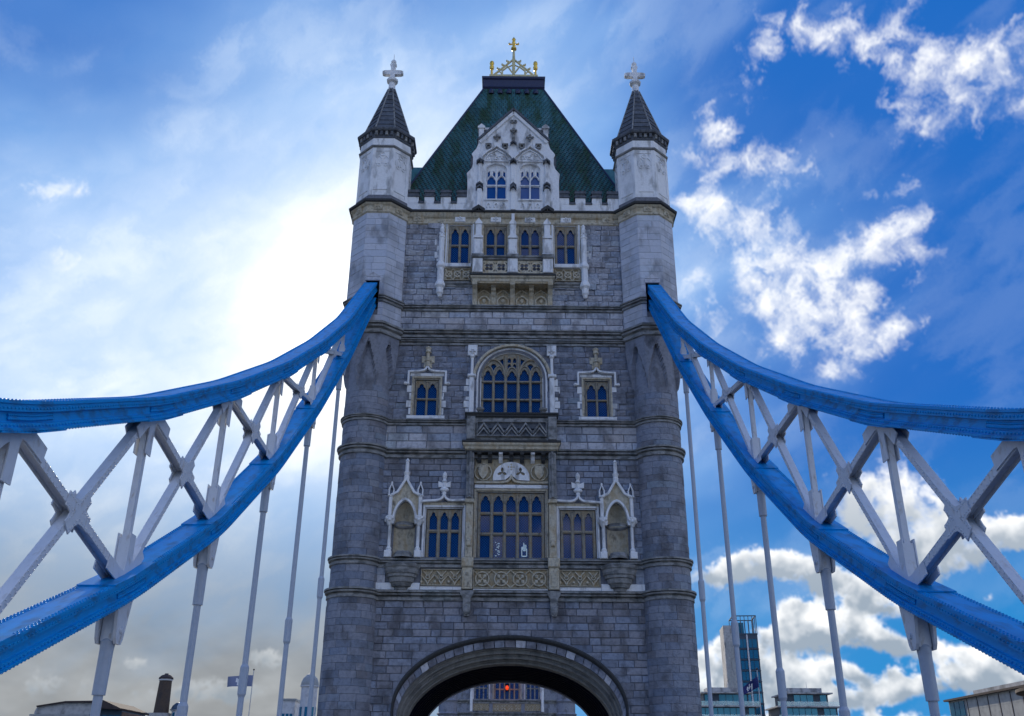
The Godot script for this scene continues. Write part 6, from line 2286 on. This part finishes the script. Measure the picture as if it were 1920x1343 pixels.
func build_chain(side: float, label: String) -> void:
	var t := thing("suspension_chain", label, "bridge chain", Vector3(side * CHAIN_X, 0, 0), "blue suspension chains of the bridge")
	var fr := Transform3D(Basis(Vector3(0, 0, 1), Vector3(0, 1, 0), Vector3(-1, 0, 0)), Vector3.ZERO)
	var half := [Vector2(0.35, 0.22), Vector2(0.35, 0.175), Vector2(0.325, 0.165), Vector2(0.325, 0.06), Vector2(0.265, 0.05), Vector2(0.265, -0.1), Vector2(0.315, -0.11), Vector2(0.315, -0.175), Vector2(0.35, -0.18), Vector2(0.35, -0.22)]
	var prof := []
	for p in half:
		prof.append(p)
	for i in range(half.size() - 1, -1, -1):
		prof.append(Vector2(-half[i].x, half[i].y))
	var rivets := []
	var names := ["top_chord", "bottom_chord"]
	for c in 2:
		var ys: Array = TOP_Y if c == 0 else LOW_Y
		var path := chord_path(ys)
		var g := G.new()
		g.at(fr)
		sweep_chord(g, path, prof)
		var ch := part(names[c], g, M.blue, t)
		# cover plates at the joints
		for i in range(1, NODE_Z.size() - 1):
			var a := Vector2(NODE_Z[i - 1], ys[i - 1])
			var b := Vector2(NODE_Z[i + 1], ys[i + 1])
			var q := Vector2(NODE_Z[i], ys[i])
			var p := PackedVector2Array()
			for k in 9:
				var s := -1.0 + k / 4.0
				var e := q + (a - q).normalized() * -s * 0.95 if s < 0 else q + (b - q).normalized() * s * 0.95
				e = e.lerp((q + (a - q).normalized() * 0.4).lerp(q + (b - q).normalized() * 0.4, 0.5), 0.25 * (1.0 - absf(s)))
				p.append(e)
			var cv := G.new()
			cv.at(fr)
			var flat_prof := [Vector2(0.36, -0.225), Vector2(0.36, -0.25), Vector2(-0.36, -0.25), Vector2(-0.36, -0.225)] if c == 0 else [Vector2(0.36, 0.25), Vector2(0.36, 0.225), Vector2(-0.36, 0.225), Vector2(-0.36, 0.25)]
			sweep_chord(cv, p, flat_prof)
			part("cover_plate", cv, M.blue, ch)
			# splice plates on both webs, ringed with rivets
			for s in [-1.0, 1.0]:
				var sp := G.new()
				sp.at(fr)
				var lo := minf(s * 0.262, s * 0.285)
				var hi := maxf(s * 0.262, s * 0.285)
				sweep_chord(sp, p.slice(1, 8), [Vector2(hi, -0.07), Vector2(hi, 0.03), Vector2(lo, 0.03), Vector2(lo, -0.07)])
				part("splice_plate", sp, M.blue, ch)
				for k in range(1, 7):
					for f in 5:
						var o := p[k].lerp(p[k + 1], f / 5.0)
						var dd := (p[k + 1] - p[k]).normalized()
						var nn := Vector2(-dd.y, dd.x) if dd.x > 0 else Vector2(dd.y, -dd.x)
						for y in [-0.05, 0.01]:
							rivets.append(fr * Vector3(o.x + nn.x * y, o.y + nn.y * y, s * 0.285))
		# rivets: rows along the angles and the flange edges
		var rows := [Vector2(0.325, 0.112), Vector2(0.315, -0.142), Vector2(0.33, 0.22), Vector2(0.27, 0.22), Vector2(0.33, -0.22), Vector2(0.265, -0.075)]
		var along := 0.0
		for i in path.size() - 1:
			var a := path[i]
			var b := path[i + 1]
			var d := (b - a).normalized()
			var nn := Vector2(-d.y, d.x)
			if nn.y < 0:
				nn = -nn
			var L := a.distance_to(b)
			while along < L:
				var o := a + d * along
				for r in rows.size():
					if r == 5:
						continue
					for s in [-1.0, 1.0]:
						var w: Vector2 = rows[r]
						rivets.append(fr * Vector3(o.x + nn.x * w.y, o.y + nn.y * w.y, s * w.x))
				along += 0.105
			along -= L
	var mm := MultiMesh.new()
	mm.transform_format = MultiMesh.TRANSFORM_3D
	var rg := G.new()
	rg.ball(Vector3.ZERO, Vector3.ONE * 0.021, 6)
	mm.mesh = rg.mesh()
	mm.instance_count = rivets.size()
	for i in rivets.size():
		mm.set_instance_transform(i, Transform3D(Basis(), rivets[i]))
	var mi := MultiMeshInstance3D.new()
	mi.name = "rivets"
	mi.multimesh = mm
	mi.material_override = M.blue
	mi.set_meta("kind", "stuff")
	t.add_child(mi, true)
	var studs := []
	# web members
	var last := NODE_Z.size() - 1
	for i in range(1, last):
		var top := Vector2(NODE_Z[i], TOP_Y[i] - 0.2)
		var low := Vector2(NODE_Z[i], LOW_Y[i] + 0.2)
		var tall := top.y - low.y
		if tall > 0.6:
			var g := G.new()
			g.at(fr)
			g.box(top.x - 0.075, top.x + 0.075, low.y, top.y, -0.062, 0.062)
			g.box(top.x - 0.11, top.x + 0.11, low.y, low.y + minf(0.75, tall * 0.3), -0.1, 0.1)
			part("vertical_post", g, M.truss, t)
		var tarms := [Vector2(0, -1)]
		var larms := [Vector2(0, 1)]
		for j in [i - 1, i + 1]:
			if j < 0 or j > last - 1:
				continue
			var far_low := Vector2(NODE_Z[j], LOW_Y[j] + 0.2)
			var far_top := Vector2(NODE_Z[j], TOP_Y[j] - 0.2)
			tarms.append((far_low - top).normalized())
			larms.append((far_top - low).normalized())
		var size := clampf(tall / 3.2, 0.35, 1.0)
		for z in [-0.13, 0.105]:
			var gp := G.new()
			gp.at(fr)
			var pl := lobed(top + Vector2(0, 0.12), tarms, 0.95 * size, 0.135 * maxf(size, 0.6), 0.4)
			gp.prism(pl, z, z + 0.025, true)
			part("gusset_plate", gp, M.truss, t)
			var gl := G.new()
			gl.at(fr)
			gl.prism(lobed(low - Vector2(0, 0.12), larms, 0.95 * size, 0.135 * maxf(size, 0.6), 0.4), z, z + 0.025, true)
			part("gusset_plate", gl, M.truss, t)
	for i in range(0, last - 1):
		var t0 := Vector2(NODE_Z[i], TOP_Y[i] - 0.15)
		var t1 := Vector2(NODE_Z[i + 1], TOP_Y[i + 1] - 0.15)
		var b0 := Vector2(NODE_Z[i], LOW_Y[i] + 0.15)
		var b1 := Vector2(NODE_Z[i + 1], LOW_Y[i + 1] + 0.15)
		var cross = Geometry2D.segment_intersects_segment(t0, b1, b0, t1)
		if cross == null:
			continue
		var c: Vector2 = cross
		var size := clampf((t0.y - b0.y + t1.y - b1.y) / 6.4, 0.4, 1.0)
		# boxed brace up towards the tower
		var g := G.new()
		g.at(fr)
		for q in [[b0, c], [c, t1]]:
			g.beam(Vector3(q[0].x, q[0].y, 0), Vector3(q[1].x, q[1].y, 0), Vector3(0, 0, 1), 0.13, 0.19)
		part("diagonal_brace", g, M.truss, t)
		# open trough brace the other way
		var h := G.new()
		h.at(fr)
		var w := G.new()
		w.at(fr)
		for q in [[t0, c], [c, b1]]:
			for z in [-0.09, 0.09]:
				h.beam(Vector3(q[0].x, q[0].y, z), Vector3(q[1].x, q[1].y, z), Vector3(0, 0, 1), 0.16, 0.02)
			w.beam(Vector3(q[0].x, q[0].y, 0), Vector3(q[1].x, q[1].y, 0), Vector3(0, 0, 1), 0.03, 0.16)
		for q in [[b0, c, 0.097, 0.042], [c, t1, 0.097, 0.042], [t0, c, 0.101, 0.055], [c, b1, 0.101, 0.055]]:
			var dd: Vector2 = (q[1] - q[0]).normalized()
			var nn := Vector2(-dd.y, dd.x)
			var far: float = q[0].distance_to(q[1])
			var at := 0.1
			while at < far:
				for s in [-1.0, 1.0]:
					for z in [-1.0, 1.0]:
						var o: Vector2 = q[0] + dd * at + nn * s * q[3]
						studs.append(fr * Vector3(o.x, o.y, z * q[2]))
				at += 0.14
		for z in [-0.13, 0.13]:
			for k in 40:
				var arm: Vector2 = [(t0 - c).normalized(), (b1 - c).normalized(), (b0 - c).normalized(), (t1 - c).normalized()][k % 4]
				var o := c + arm * (0.1 + 0.04 * (k / 4)) * size + Vector2(-arm.y, arm.x) * (0.09 if k % 8 < 4 else -0.09) * size
				studs.append(fr * Vector3(o.x, o.y, z))
		var hb := part("diagonal_brace", h, M.truss, t)
		part("web_plate", w, M.truss, hb)
		for z in [-0.13, 0.105]:
			var x := G.new()
			x.at(fr)
			x.prism(lobed(c, [(t0 - c).normalized(), (b1 - c).normalized(), (b0 - c).normalized(), (t1 - c).normalized()], 0.48 * size, 0.135 * maxf(size, 0.7), 0.3), z, z + 0.025, true)
			part("crossing_plate", x, M.truss, t)

	var mm2 := MultiMesh.new()
	mm2.transform_format = MultiMesh.TRANSFORM_3D
	var sg := G.new()
	sg.ball(Vector3.ZERO, Vector3.ONE * 0.017, 6)
	mm2.mesh = sg.mesh()
	mm2.instance_count = studs.size()
	for i in studs.size():
		mm2.set_instance_transform(i, Transform3D(Basis(), studs[i]))
	var mi2 := MultiMeshInstance3D.new()
	mi2.name = "brace_rivets"
	mi2.multimesh = mm2
	mi2.material_override = M.truss
	mi2.set_meta("kind", "stuff")
	t.add_child(mi2, true)

# ---------------------------------------------------------------- hangers
func build_hanger(side: float, i: int, couple: float, words: String) -> void:
	var y: float = LOW_Y[i]
	var t := thing("hanger_rod", words, "hanger rod", Vector3(side * CHAIN_X, 0, NODE_Z[i]), "hanger rods under the %s chain" % ("left" if side < 0 else "right"))
	var k := 1.0 if i < 6 else 0.8
	for s in [-1.0, 1.0]:
		var p := G.new()
		p.at(Transform3D(Basis(Vector3(0, 0, 1), Vector3(0, 1, 0), Vector3(-1, 0, 0)), Vector3.ZERO))
		p.prism(PackedVector2Array([Vector2(-0.36 * k, y - 0.1), Vector2(0.36 * k, y - 0.1), Vector2(0.17 * k, y - 0.95 * k), Vector2(0.1, y - 1.05 * k), Vector2(-0.1, y - 1.05 * k), Vector2(-0.17 * k, y - 0.95 * k)]), s * 0.17 - 0.03, s * 0.17 + 0.03, true)
		p.tube(Vector3(0, y - 0.8 * k, s * 0.2), Vector3(0, y - 0.8 * k, s * 0.24), 0.06, 0.05, 10)
		part("clevis_plate", p, M.truss, t)
	var e := G.new()
	e.box(-0.12, 0.12, y - 1.0 * k, y - 0.25, -0.1, 0.1)
	part("eye_block", e, M.truss, t)
	var so := G.new()
	so.lathe(0, 0, [Vector2(0.0, y - 1.95 * k), Vector2(0.12, y - 1.95 * k), Vector2(0.125, y - 1.15 * k), Vector2(0.14, y - 1.0 * k), Vector2(0.1, y - 0.95 * k)], 14)
	part("socket", so, M.rod, t)
	var r := G.new()
	r.tube(Vector3(0, 0, 0), Vector3(0, y - 1.9 * k, 0), 0.085, 0.085, 14)
	part("rod", r, M.rod, t)
	var c := G.new()
	c.lathe(0, 0, [Vector2(0.085, couple - 0.45), Vector2(0.12, couple - 0.36), Vector2(0.125, couple + 0.36), Vector2(0.085, couple + 0.45)], 14)
	part("coupling", c, M.rod, t)
	var f := G.new()
	f.box(-0.22, 0.22, -0.001, 0.1, -0.22, 0.22)
	f.lathe(0, 0, [Vector2(0.16, 0.1), Vector2(0.13, 0.3), Vector2(0.09, 0.32)], 12)
	part("foot_bracket", f, M.truss, t)

# ---------------------------------------------------------------- deck, river, city
func build_setting() -> void:
	var bank := G.new()
	bank.quad(Vector3(-1500, -9.5, 1500), Vector3(1500, -9.5, 1500), Vector3(1500, -9.5, -1500), Vector3(-1500, -9.5, -1500))
	structure("river", bank, M.water)
	for q in [[22.0, 1490.0], [-1490.0, -112.0]]:
		var g := G.new()
		for s in [-1.0, 1.0]:
			g.side(s)
			g.box(13.0, 1400.0, -9.4, -2.0, q[0], q[1])
		structure("riverbank", g, M.bank)
	var d := G.new()
	d.box(-9.0, 9.0, -1.2, -0.02, -180.0, 140.0)
	structure("bridge_deck", d, M.paving)
	var r := G.new()
	r.box(-5.3, 5.3, -0.4, -0.016, -180.0, 140.0)
	structure("road", r, M.asphalt)
	for s in [-1.0, 1.0]:
		var k := G.new()
		k.side(s)
		k.box(5.3, 8.98, -0.3, 0.0, 0.9, 140.0)
		structure("pavement", k, M.paving)
	var lines := G.new()
	var z := 130.0
	while z > -80.0:
		lines.box(-0.06, 0.06, -0.1, -0.012, z - 2.0, z)
		z -= 6.0
	structure("road_marking", lines, M.flag_white)
	var pier := G.new()
	pier.box(-11.0, 11.0, -9.45, -1.21, -12.0, 1.6)
	structure("pier", pier, M.granite)
	var pier2 := G.new()
	pier2.box(-11.0, 11.0, -9.45, -1.21, -94.0, -81.0)
	structure("pier", pier2, M.granite)

func glass_tower() -> void:
	# block turned a little, with a pale stair wall on its left
	var at := Vector3(67.5, -2.0, -232.0)
	var t := thing("glass_tower", "slim glass tower block with open steel crown right of the stone tower", "building", at)
	t.rotation.y = deg_to_rad(-6)
	var H := 43.5
	var c := G.new()
	c.box(-1.9, 4.7, 0, H, -9.0, -0.25)
	part("core", c, M.city_frame, t)
	var w := G.new()
	w.box(-4.9, -1.95, 0, H + 2.6, -9.0, 0.1)
	part("stair_wall", w, M.concrete, t)
	for k in 8:
		for q in [[-4.5, -3.5], [-3.2, -2.5]]:
			var l := G.new()
			l.box(q[0], q[1], 3.0 + k * 4.9, 3.0 + k * 4.9 + 4.4, 0.1, 0.2)
			part("louvre", l, M.cladding, t)
	var fl := 14
	for k in fl:
		var y := 1.0 + k * (H - 2.0) / fl
		for q in [[-1.7, -0.75], [-0.6, 0.35], [0.5, 1.3], [2.0, 2.95], [3.1, 4.3]]:
			var p := G.new()
			p.box(q[0], q[1], y + 0.35, y + (H - 2.0) / fl - 0.25, -0.25, -0.12)
			part("window", p, M.city_glass, t)
		var s := G.new()
		s.box(-1.9, 4.75, y - 0.12, y + 0.12, -0.25, 0.05)
		part("floor_edge", s, M.city_frame, t)
	var v := G.new()
	v.box(1.45, 1.85, 0, H, -0.25, 0.25)
	part("fin", v, M.render_white, t)
	var cr := G.new()
	for x in [-1.9, -0.8, 0.3, 1.4, 2.5, 3.6, 4.7]:
		cr.box(x - 0.09, x + 0.09, H, H + 5.2, -0.4, -0.2)
		cr.box(x - 0.09, x + 0.09, H, H + 5.2, -9.0, -8.8)
	for z in [-3.0, -6.0]:
		cr.box(4.6, 4.8, H, H + 5.2, z - 0.1, z + 0.1)
	cr.box(-2.0, 4.8, H + 5.2, H + 5.45, -0.5, -0.15)
	cr.box(-2.0, 4.8, H + 5.2, H + 5.45, -9.0, -8.7)
	cr.box(4.5, 4.8, H + 5.2, H + 5.45, -8.7, -0.5)
	cr.box(-2.0, -1.7, H + 5.2, H + 5.45, -8.7, -0.5)
	cr.box(-2.0, 4.8, H + 0.003, H + 0.4, -9.0, -0.1)
	part("steel_crown", cr, M.city_frame, t)
	var pl := G.new()
	pl.box(-1.5, 1.2, H + 0.4, H + 3.6, -6.0, -1.5)
	part("plant_room", pl, M.city_glass, t)

func terrace_block(at: Vector3, w: float, floors: int, setback: float, label: String) -> void:
	var t := thing("terraced_block", label, "building", at, "glass terraced flats on the right bank")
	var h := 3.1
	for k in floors:
		var y := k * h
		var x0 := setback if k == floors - 1 else 0.0
		var g := G.new()
		g.box(x0 + 0.6, w - x0 - 0.6, y, y + h - 0.3, -12.0, -1.6)
		part("storey", g, M.city_frame, t)
		var n := maxi(3, int((w - 2 * x0 - 2) / 1.5))
		for i in n:
			var a := x0 + 0.9 + (w - 2 * x0 - 1.8) * i / n
			var b := x0 + 0.9 + (w - 2 * x0 - 1.8) * (i + 1) / n - 0.14
			if rng.randf() < 0.12:
				continue
			var p := G.new()
			p.box(a, b, y + 0.2, y + h - 0.5, -1.6, -1.5)
			part("window", p, M.city_glass, t)
		var s := G.new()
		s.box(x0 - 0.2, w - x0 + 0.2, y + h - 0.3, y + h - 0.001, -12.2, 0.2)
		part("balcony_slab", s, M.concrete, t)
		if k < floors - 1:
			var r := G.new()
			r.box(x0, w - x0, y + h, y + h + 1.0, -0.05, 0.02)
			part("glass_rail", r, M.clear, t)
	var y2 := floors * h
	var q := G.new()
	q.box(w * 0.25, w * 0.8, y2, y2 + 1.4, -9.0, -4.0)
	part("roof_plant", q, M.concrete, t)
	var mast := G.new()
	mast.tube(Vector3(w * 0.6, y2 + 1.4, -6), Vector3(w * 0.6, y2 + 3.0, -6), 0.06, 0.04, 6)
	part("aerial", mast, M.pole, t)

func build_city() -> void:
	glass_tower()
	terrace_block(Vector3(46.5, -2.0, -197), 15.5, 8, 1.6, "stepped glass flats below the glass tower, beside the stone tower")
	terrace_block(Vector3(66.5, -2.0, -197), 15.5, 8, 2.0, "flat roofed glass flats right of the glass tower, with overhanging slabs")
	# the long clad block at the right edge
	var t := thing("office_block", "long grey clad block with dark joints at the lower right edge", "building", Vector3(60, -2.0, -89))
	var b := G.new()
	b.box(0, 25, 0, 14.3, 0, 60)
	part("body", b, M.cladding, t)
	var at := G.new()
	at.box(1.5, 22, 14.5, 15.35, 4.5, 58)
	part("attic", at, M.concrete, t)
	var e := G.new()
	e.box(-0.5, 25.2, 14.3, 14.55, -0.4, 60.3)
	part("eaves", e, M.roof_dark, t)
	for k in 9:
		var j := G.new()
		var z := 5.5 + 2.85 * k
		j.box(-0.06, 0.02, 8.0, 14.2, z - 0.07, z + 0.07)
		part("joint", j, M.roof_dark, t)
		var p := G.new()
		p.box(-0.035, 0.03, 0.5, 14.1, z + 0.12, z + 2.68)
		p.box(-0.05, -0.03, 12.9, 14.0, z + 0.3, z + 2.5)
		part("panel", p, M.cladding, t)
	for k in 3:
		var gl := G.new()
		gl.box(-0.08, 0.02, 12.3, 14.1, 0.3 + 1.5 * k, 1.6 + 1.5 * k)
		part("window", gl, M.city_glass, t)
	# round balconied corner block
	var u := thing("balcony_block", "pale block with rounded glass balconies at the right edge of the frame", "building", Vector3(50, -2.0, -34))
	for k in 4:
		var y := 2.8 * k
		var g := G.new()
		g.lathe(0, 0, [Vector2(7.2, y), Vector2(7.2, y + 2.5)], 32)
		part("storey", g, M.render_white, u)
		var s := G.new()
		s.lathe(0, 0, [Vector2(6.0, y + 2.5), Vector2(8.1, y + 2.5), Vector2(8.1, y + 2.75), Vector2(6.0, y + 2.75)], 40)
		part("balcony_slab", s, M.roof_dark if k == 3 else M.brick, u)
		for j in 9:
			var p := G.new()
			var a := -PI * 0.75 + j * 0.2
			p.lathe(0, 0, [Vector2(7.25, y + 0.2), Vector2(7.25, y + 2.3)], 3, a, a + 0.16)
			part("window", p, M.city_glass, u)
	# brick chimney
	var c := thing("chimney", "tall dark brick chimney with domed cap on the left bank", "chimney", Vector3(-57.2, -2.0, -120))
	var s := G.new()
	s.lathe(0, 0, [Vector2(1.45, 0), Vector2(1.3, 12.0), Vector2(1.0, 19.2)], 20)
	part("shaft", s, M.brick_dark, c)
	var pl := G.new()
	pl.box(-1.6, 1.6, 0, 14.1, -1.6, 1.6)
	part("base", pl, M.concrete, c)
	var cp := G.new()
	cp.lathe(0, 0, [Vector2(1.0, 19.2), Vector2(1.12, 19.25), Vector2(1.12, 19.45), Vector2(1.0, 19.5)], 20)
	part("rim", cp, M.render_white, c)
	var dm := G.new()
	dm.lathe(0, 0, [Vector2(1.2, 19.5), Vector2(1.15, 19.75), Vector2(0.75, 20.1), Vector2(0.35, 20.25), Vector2(0.3, 20.38), Vector2(0.0, 20.42)], 20)
	part("cap", dm, M.roof_dark, c)
	# low hall with a dark roof
	var h := thing("hall", "low pale hall with dark projecting roof left of the chimney", "building", Vector3(-62.5, -2.0, -100))
	var hb := G.new()
	hb.prism(PackedVector2Array([Vector2(-6.2, 0), Vector2(2.0, 0), Vector2(2.0, 14.2), Vector2(-1.8, 14.4), Vector2(-5.9, 13.75), Vector2(-6.2, 12.9)]), -12.0, 0.0)
	part("wall", hb, M.concrete, h)
	var led := G.new()
	led.box(-6.6, 2.0, 12.35, 12.6, -0.1, 0.5)
	part("ledge", led, M.cladding, h)
	var hr := G.new()
	hr.prism(PackedVector2Array([Vector2(-5.9, 13.76), Vector2(-1.8, 14.42), Vector2(2.2, 14.5), Vector2(3.6, 14.6), Vector2(6.3, 13.5), Vector2(6.2, 13.3), Vector2(2.3, 13.5), Vector2(2.0, 14.25), Vector2(-1.8, 14.2), Vector2(-5.9, 13.6)]), -12.0, 0.4)
	part("roof", hr, M.roof_dark, h)
	var hd := G.new()
	hd.box(2.0, 6.0, 0, 13.5, -11.0, -1.2)
	part("recessed_wall", hd, M.city_frame, h)
	for k in 4:
		var p := G.new()
		p.box(2.4 + 0.9 * k, 3.1 + 0.9 * k, 11.2, 12.6, -1.2, -1.1)
		part("window", p, M.city_glass, h)
	var wing := G.new()
	wing.prism(PackedVector2Array([Vector2(6.0, 0), Vector2(11.0, 0), Vector2(11.0, 12.3), Vector2(6.0, 13.1)]), -10.0, -1.4)
	part("wing", wing, M.brick, h)
	# cupola
	var q := thing("cupola", "small lead domed cupola just right of the chimney", "cupola", Vector3(-54.5, -2.0, -120))
	var qb := G.new()
	qb.lathe(0, 0, [Vector2(0.95, 0), Vector2(0.95, 14.4), Vector2(1.2, 14.5), Vector2(1.25, 14.65)], 8, 0, TAU, false)
	part("lantern", qb, M.render_white, q)
	for k in 8:
		var wn := G.new()
		wn.at(Transform3D(Basis(Vector3.UP, PI / 8 + PI / 4 * k), Vector3.ZERO))
		wn.box(-0.2, 0.2, 13.0, 14.2, 0.85, 0.91)
		part("window", wn, M.city_glass, q)
	var qd := G.new()
	qd.lathe(0, 0, [Vector2(1.35, 14.65), Vector2(1.1, 14.8), Vector2(0.9, 15.3), Vector2(0.4, 15.75), Vector2(0.0, 15.85)], 16)
	part("dome", qd, M.city_frame, q)
	# white domed turret beside the stone tower
	var d := thing("domed_turret", "white round turret with domed roof close beside the stone tower", "building", Vector3(-33.0, -2.0, -120))
	var db := G.new()
	db.lathe(0, 0, [Vector2(1.35, 0), Vector2(1.35, 18.3), Vector2(1.55, 18.4), Vector2(1.55, 18.6)], 20)
	part("drum", db, M.render_white, d)
	var dd := G.new()
	dd.lathe(0, 0, [Vector2(1.5, 18.6), Vector2(1.45, 19.1), Vector2(1.15, 19.8), Vector2(0.6, 20.35), Vector2(0.2, 20.55), Vector2(0.05, 20.7), Vector2(0.06, 21.3), Vector2(0.12, 21.5), Vector2(0.03, 21.6), Vector2(0.02, 22.4), Vector2(0.0, 22.5)], 20)
	part("dome", dd, M.cladding, d)
	for k in 8:
		var wn := G.new()
		wn.at(Transform3D(Basis(Vector3.UP, PI / 4 * k), Vector3.ZERO))
		wn.box(-0.25, 0.25, 12.6, 15.2, 1.25, 1.38)
		part("window", wn, M.city_glass, d)
	var an := thing("annex", "small pale block left of the white domed turret", "building", Vector3(-36.4, -2.0, -120))
	var ab := G.new()
	ab.box(-1.0, 1.2, 0, 16.2, -4, 0)
	part("wall", ab, M.render_white, an)
	var al := G.new()
	al.box(-1.15, 1.35, 16.2, 16.55, -4.1, 0.15)
	part("cornice", al, M.cladding, an)
	for k in 3:
		var wn := G.new()
		wn.box(-0.8 + 0.65 * k, -0.35 + 0.65 * k, 12.0, 14.2, 0.0, 0.05)
		part("window", wn, M.city_glass, an)
	build_flag(Vector3(-27.25, -2.0, -60), 14.7, -2.65, 1.15, "pale blue flag with white device streaming left from its pole", M.flag_pale, 0)
	build_flag(Vector3(21.75, -2.0, -40), 12.95, -1.75, 0.95, "navy flag with white device drooping before the glass tower", M.flag_navy, 1)

func build_flag(at: Vector3, H: float, w: float, h: float, label: String, m: Material, style: int) -> void:
	var t := thing("flag", label, "flag", at)
	var p := G.new()
	p.tube(Vector3.ZERO, Vector3(0, H, 0), 0.06, 0.04, 8)
	part("pole", p, M.pole, t)
	var k := G.new()
	k.ball(Vector3(0, H + 0.07, 0), Vector3.ONE * 0.1, 8)
	part("truck", k, M.roof_dark, t)
	var f := func(u: float, v: float) -> Vector3:
		var droop: float = -0.18 * u * u if style == 0 else -1.25 * u
		return Vector3(w * u, H - 0.5 - h * v * (1.0 - 0.1 * u if style == 0 else 1.0 - 0.45 * u) + droop, 0.14 * sin(u * 8.0 + v * 1.5))
	var g := G.new()
	var n := 14
	for i in n:
		for j in 5:
			var u0 := float(i) / n
			var u1 := float(i + 1) / n
			var v0 := j / 5.0
			var v1 := (j + 1) / 5.0
			g.quad(f.call(u0, v0), f.call(u0, v1), f.call(u1, v1), f.call(u1, v0))
	part("cloth", g, m, t)
	var d := G.new()
	var marks := [[0.36, 0.5, 0.12, 0.95], [0.5, 0.62, 0.3, 0.9], [0.62, 0.68, 0.2, 0.6]] if style == 0 else [[0.3, 0.36, 0.3, 0.9], [0.42, 0.46, 0.2, 0.75], [0.5, 0.56, 0.35, 0.85], [0.36, 0.6, 0.5, 0.58]]
	for q in marks:
		var c := 4
		for i in c:
			var u0: float = lerpf(q[0], q[1], float(i) / c)
			var u1: float = lerpf(q[0], q[1], float(i + 1) / c)
			for s in [0.012, -0.012]:
				var o := Vector3(0, 0, s)
				d.quad(f.call(u0, q[2]) + o, f.call(u0, q[3]) + o, f.call(u1, q[3]) + o, f.call(u1, q[2]) + o)
	part("device", d, M.flag_white, t)

func _ready() -> void:
	rng.seed = 20
	make_camera()
	make_sky()
	make_materials()
	build_setting()
	build_near_tower()
	build_chain(-1.0, "blue riveted suspension chain with white bracing on the left of the tower")
	build_chain(1.0, "blue riveted suspension chain with white bracing on the right of the tower")
	var where := ["nearest the tower", "second from the tower", "third from the tower", "fourth from the tower", "fifth from the tower", "sixth from the tower"]
	var couple := [8.8, 6.4, 4.3, 2.9, 1.6, 1.0]
	for s in [-1.0, 1.0]:
		for k in 5:
			var i := 8 - k
			build_hanger(s, i, couple[k], "pale grey hanger rod %s under the %s blue chain" % [where[k], "left" if s < 0 else "right"])
	build_far_tower()
	build_city()
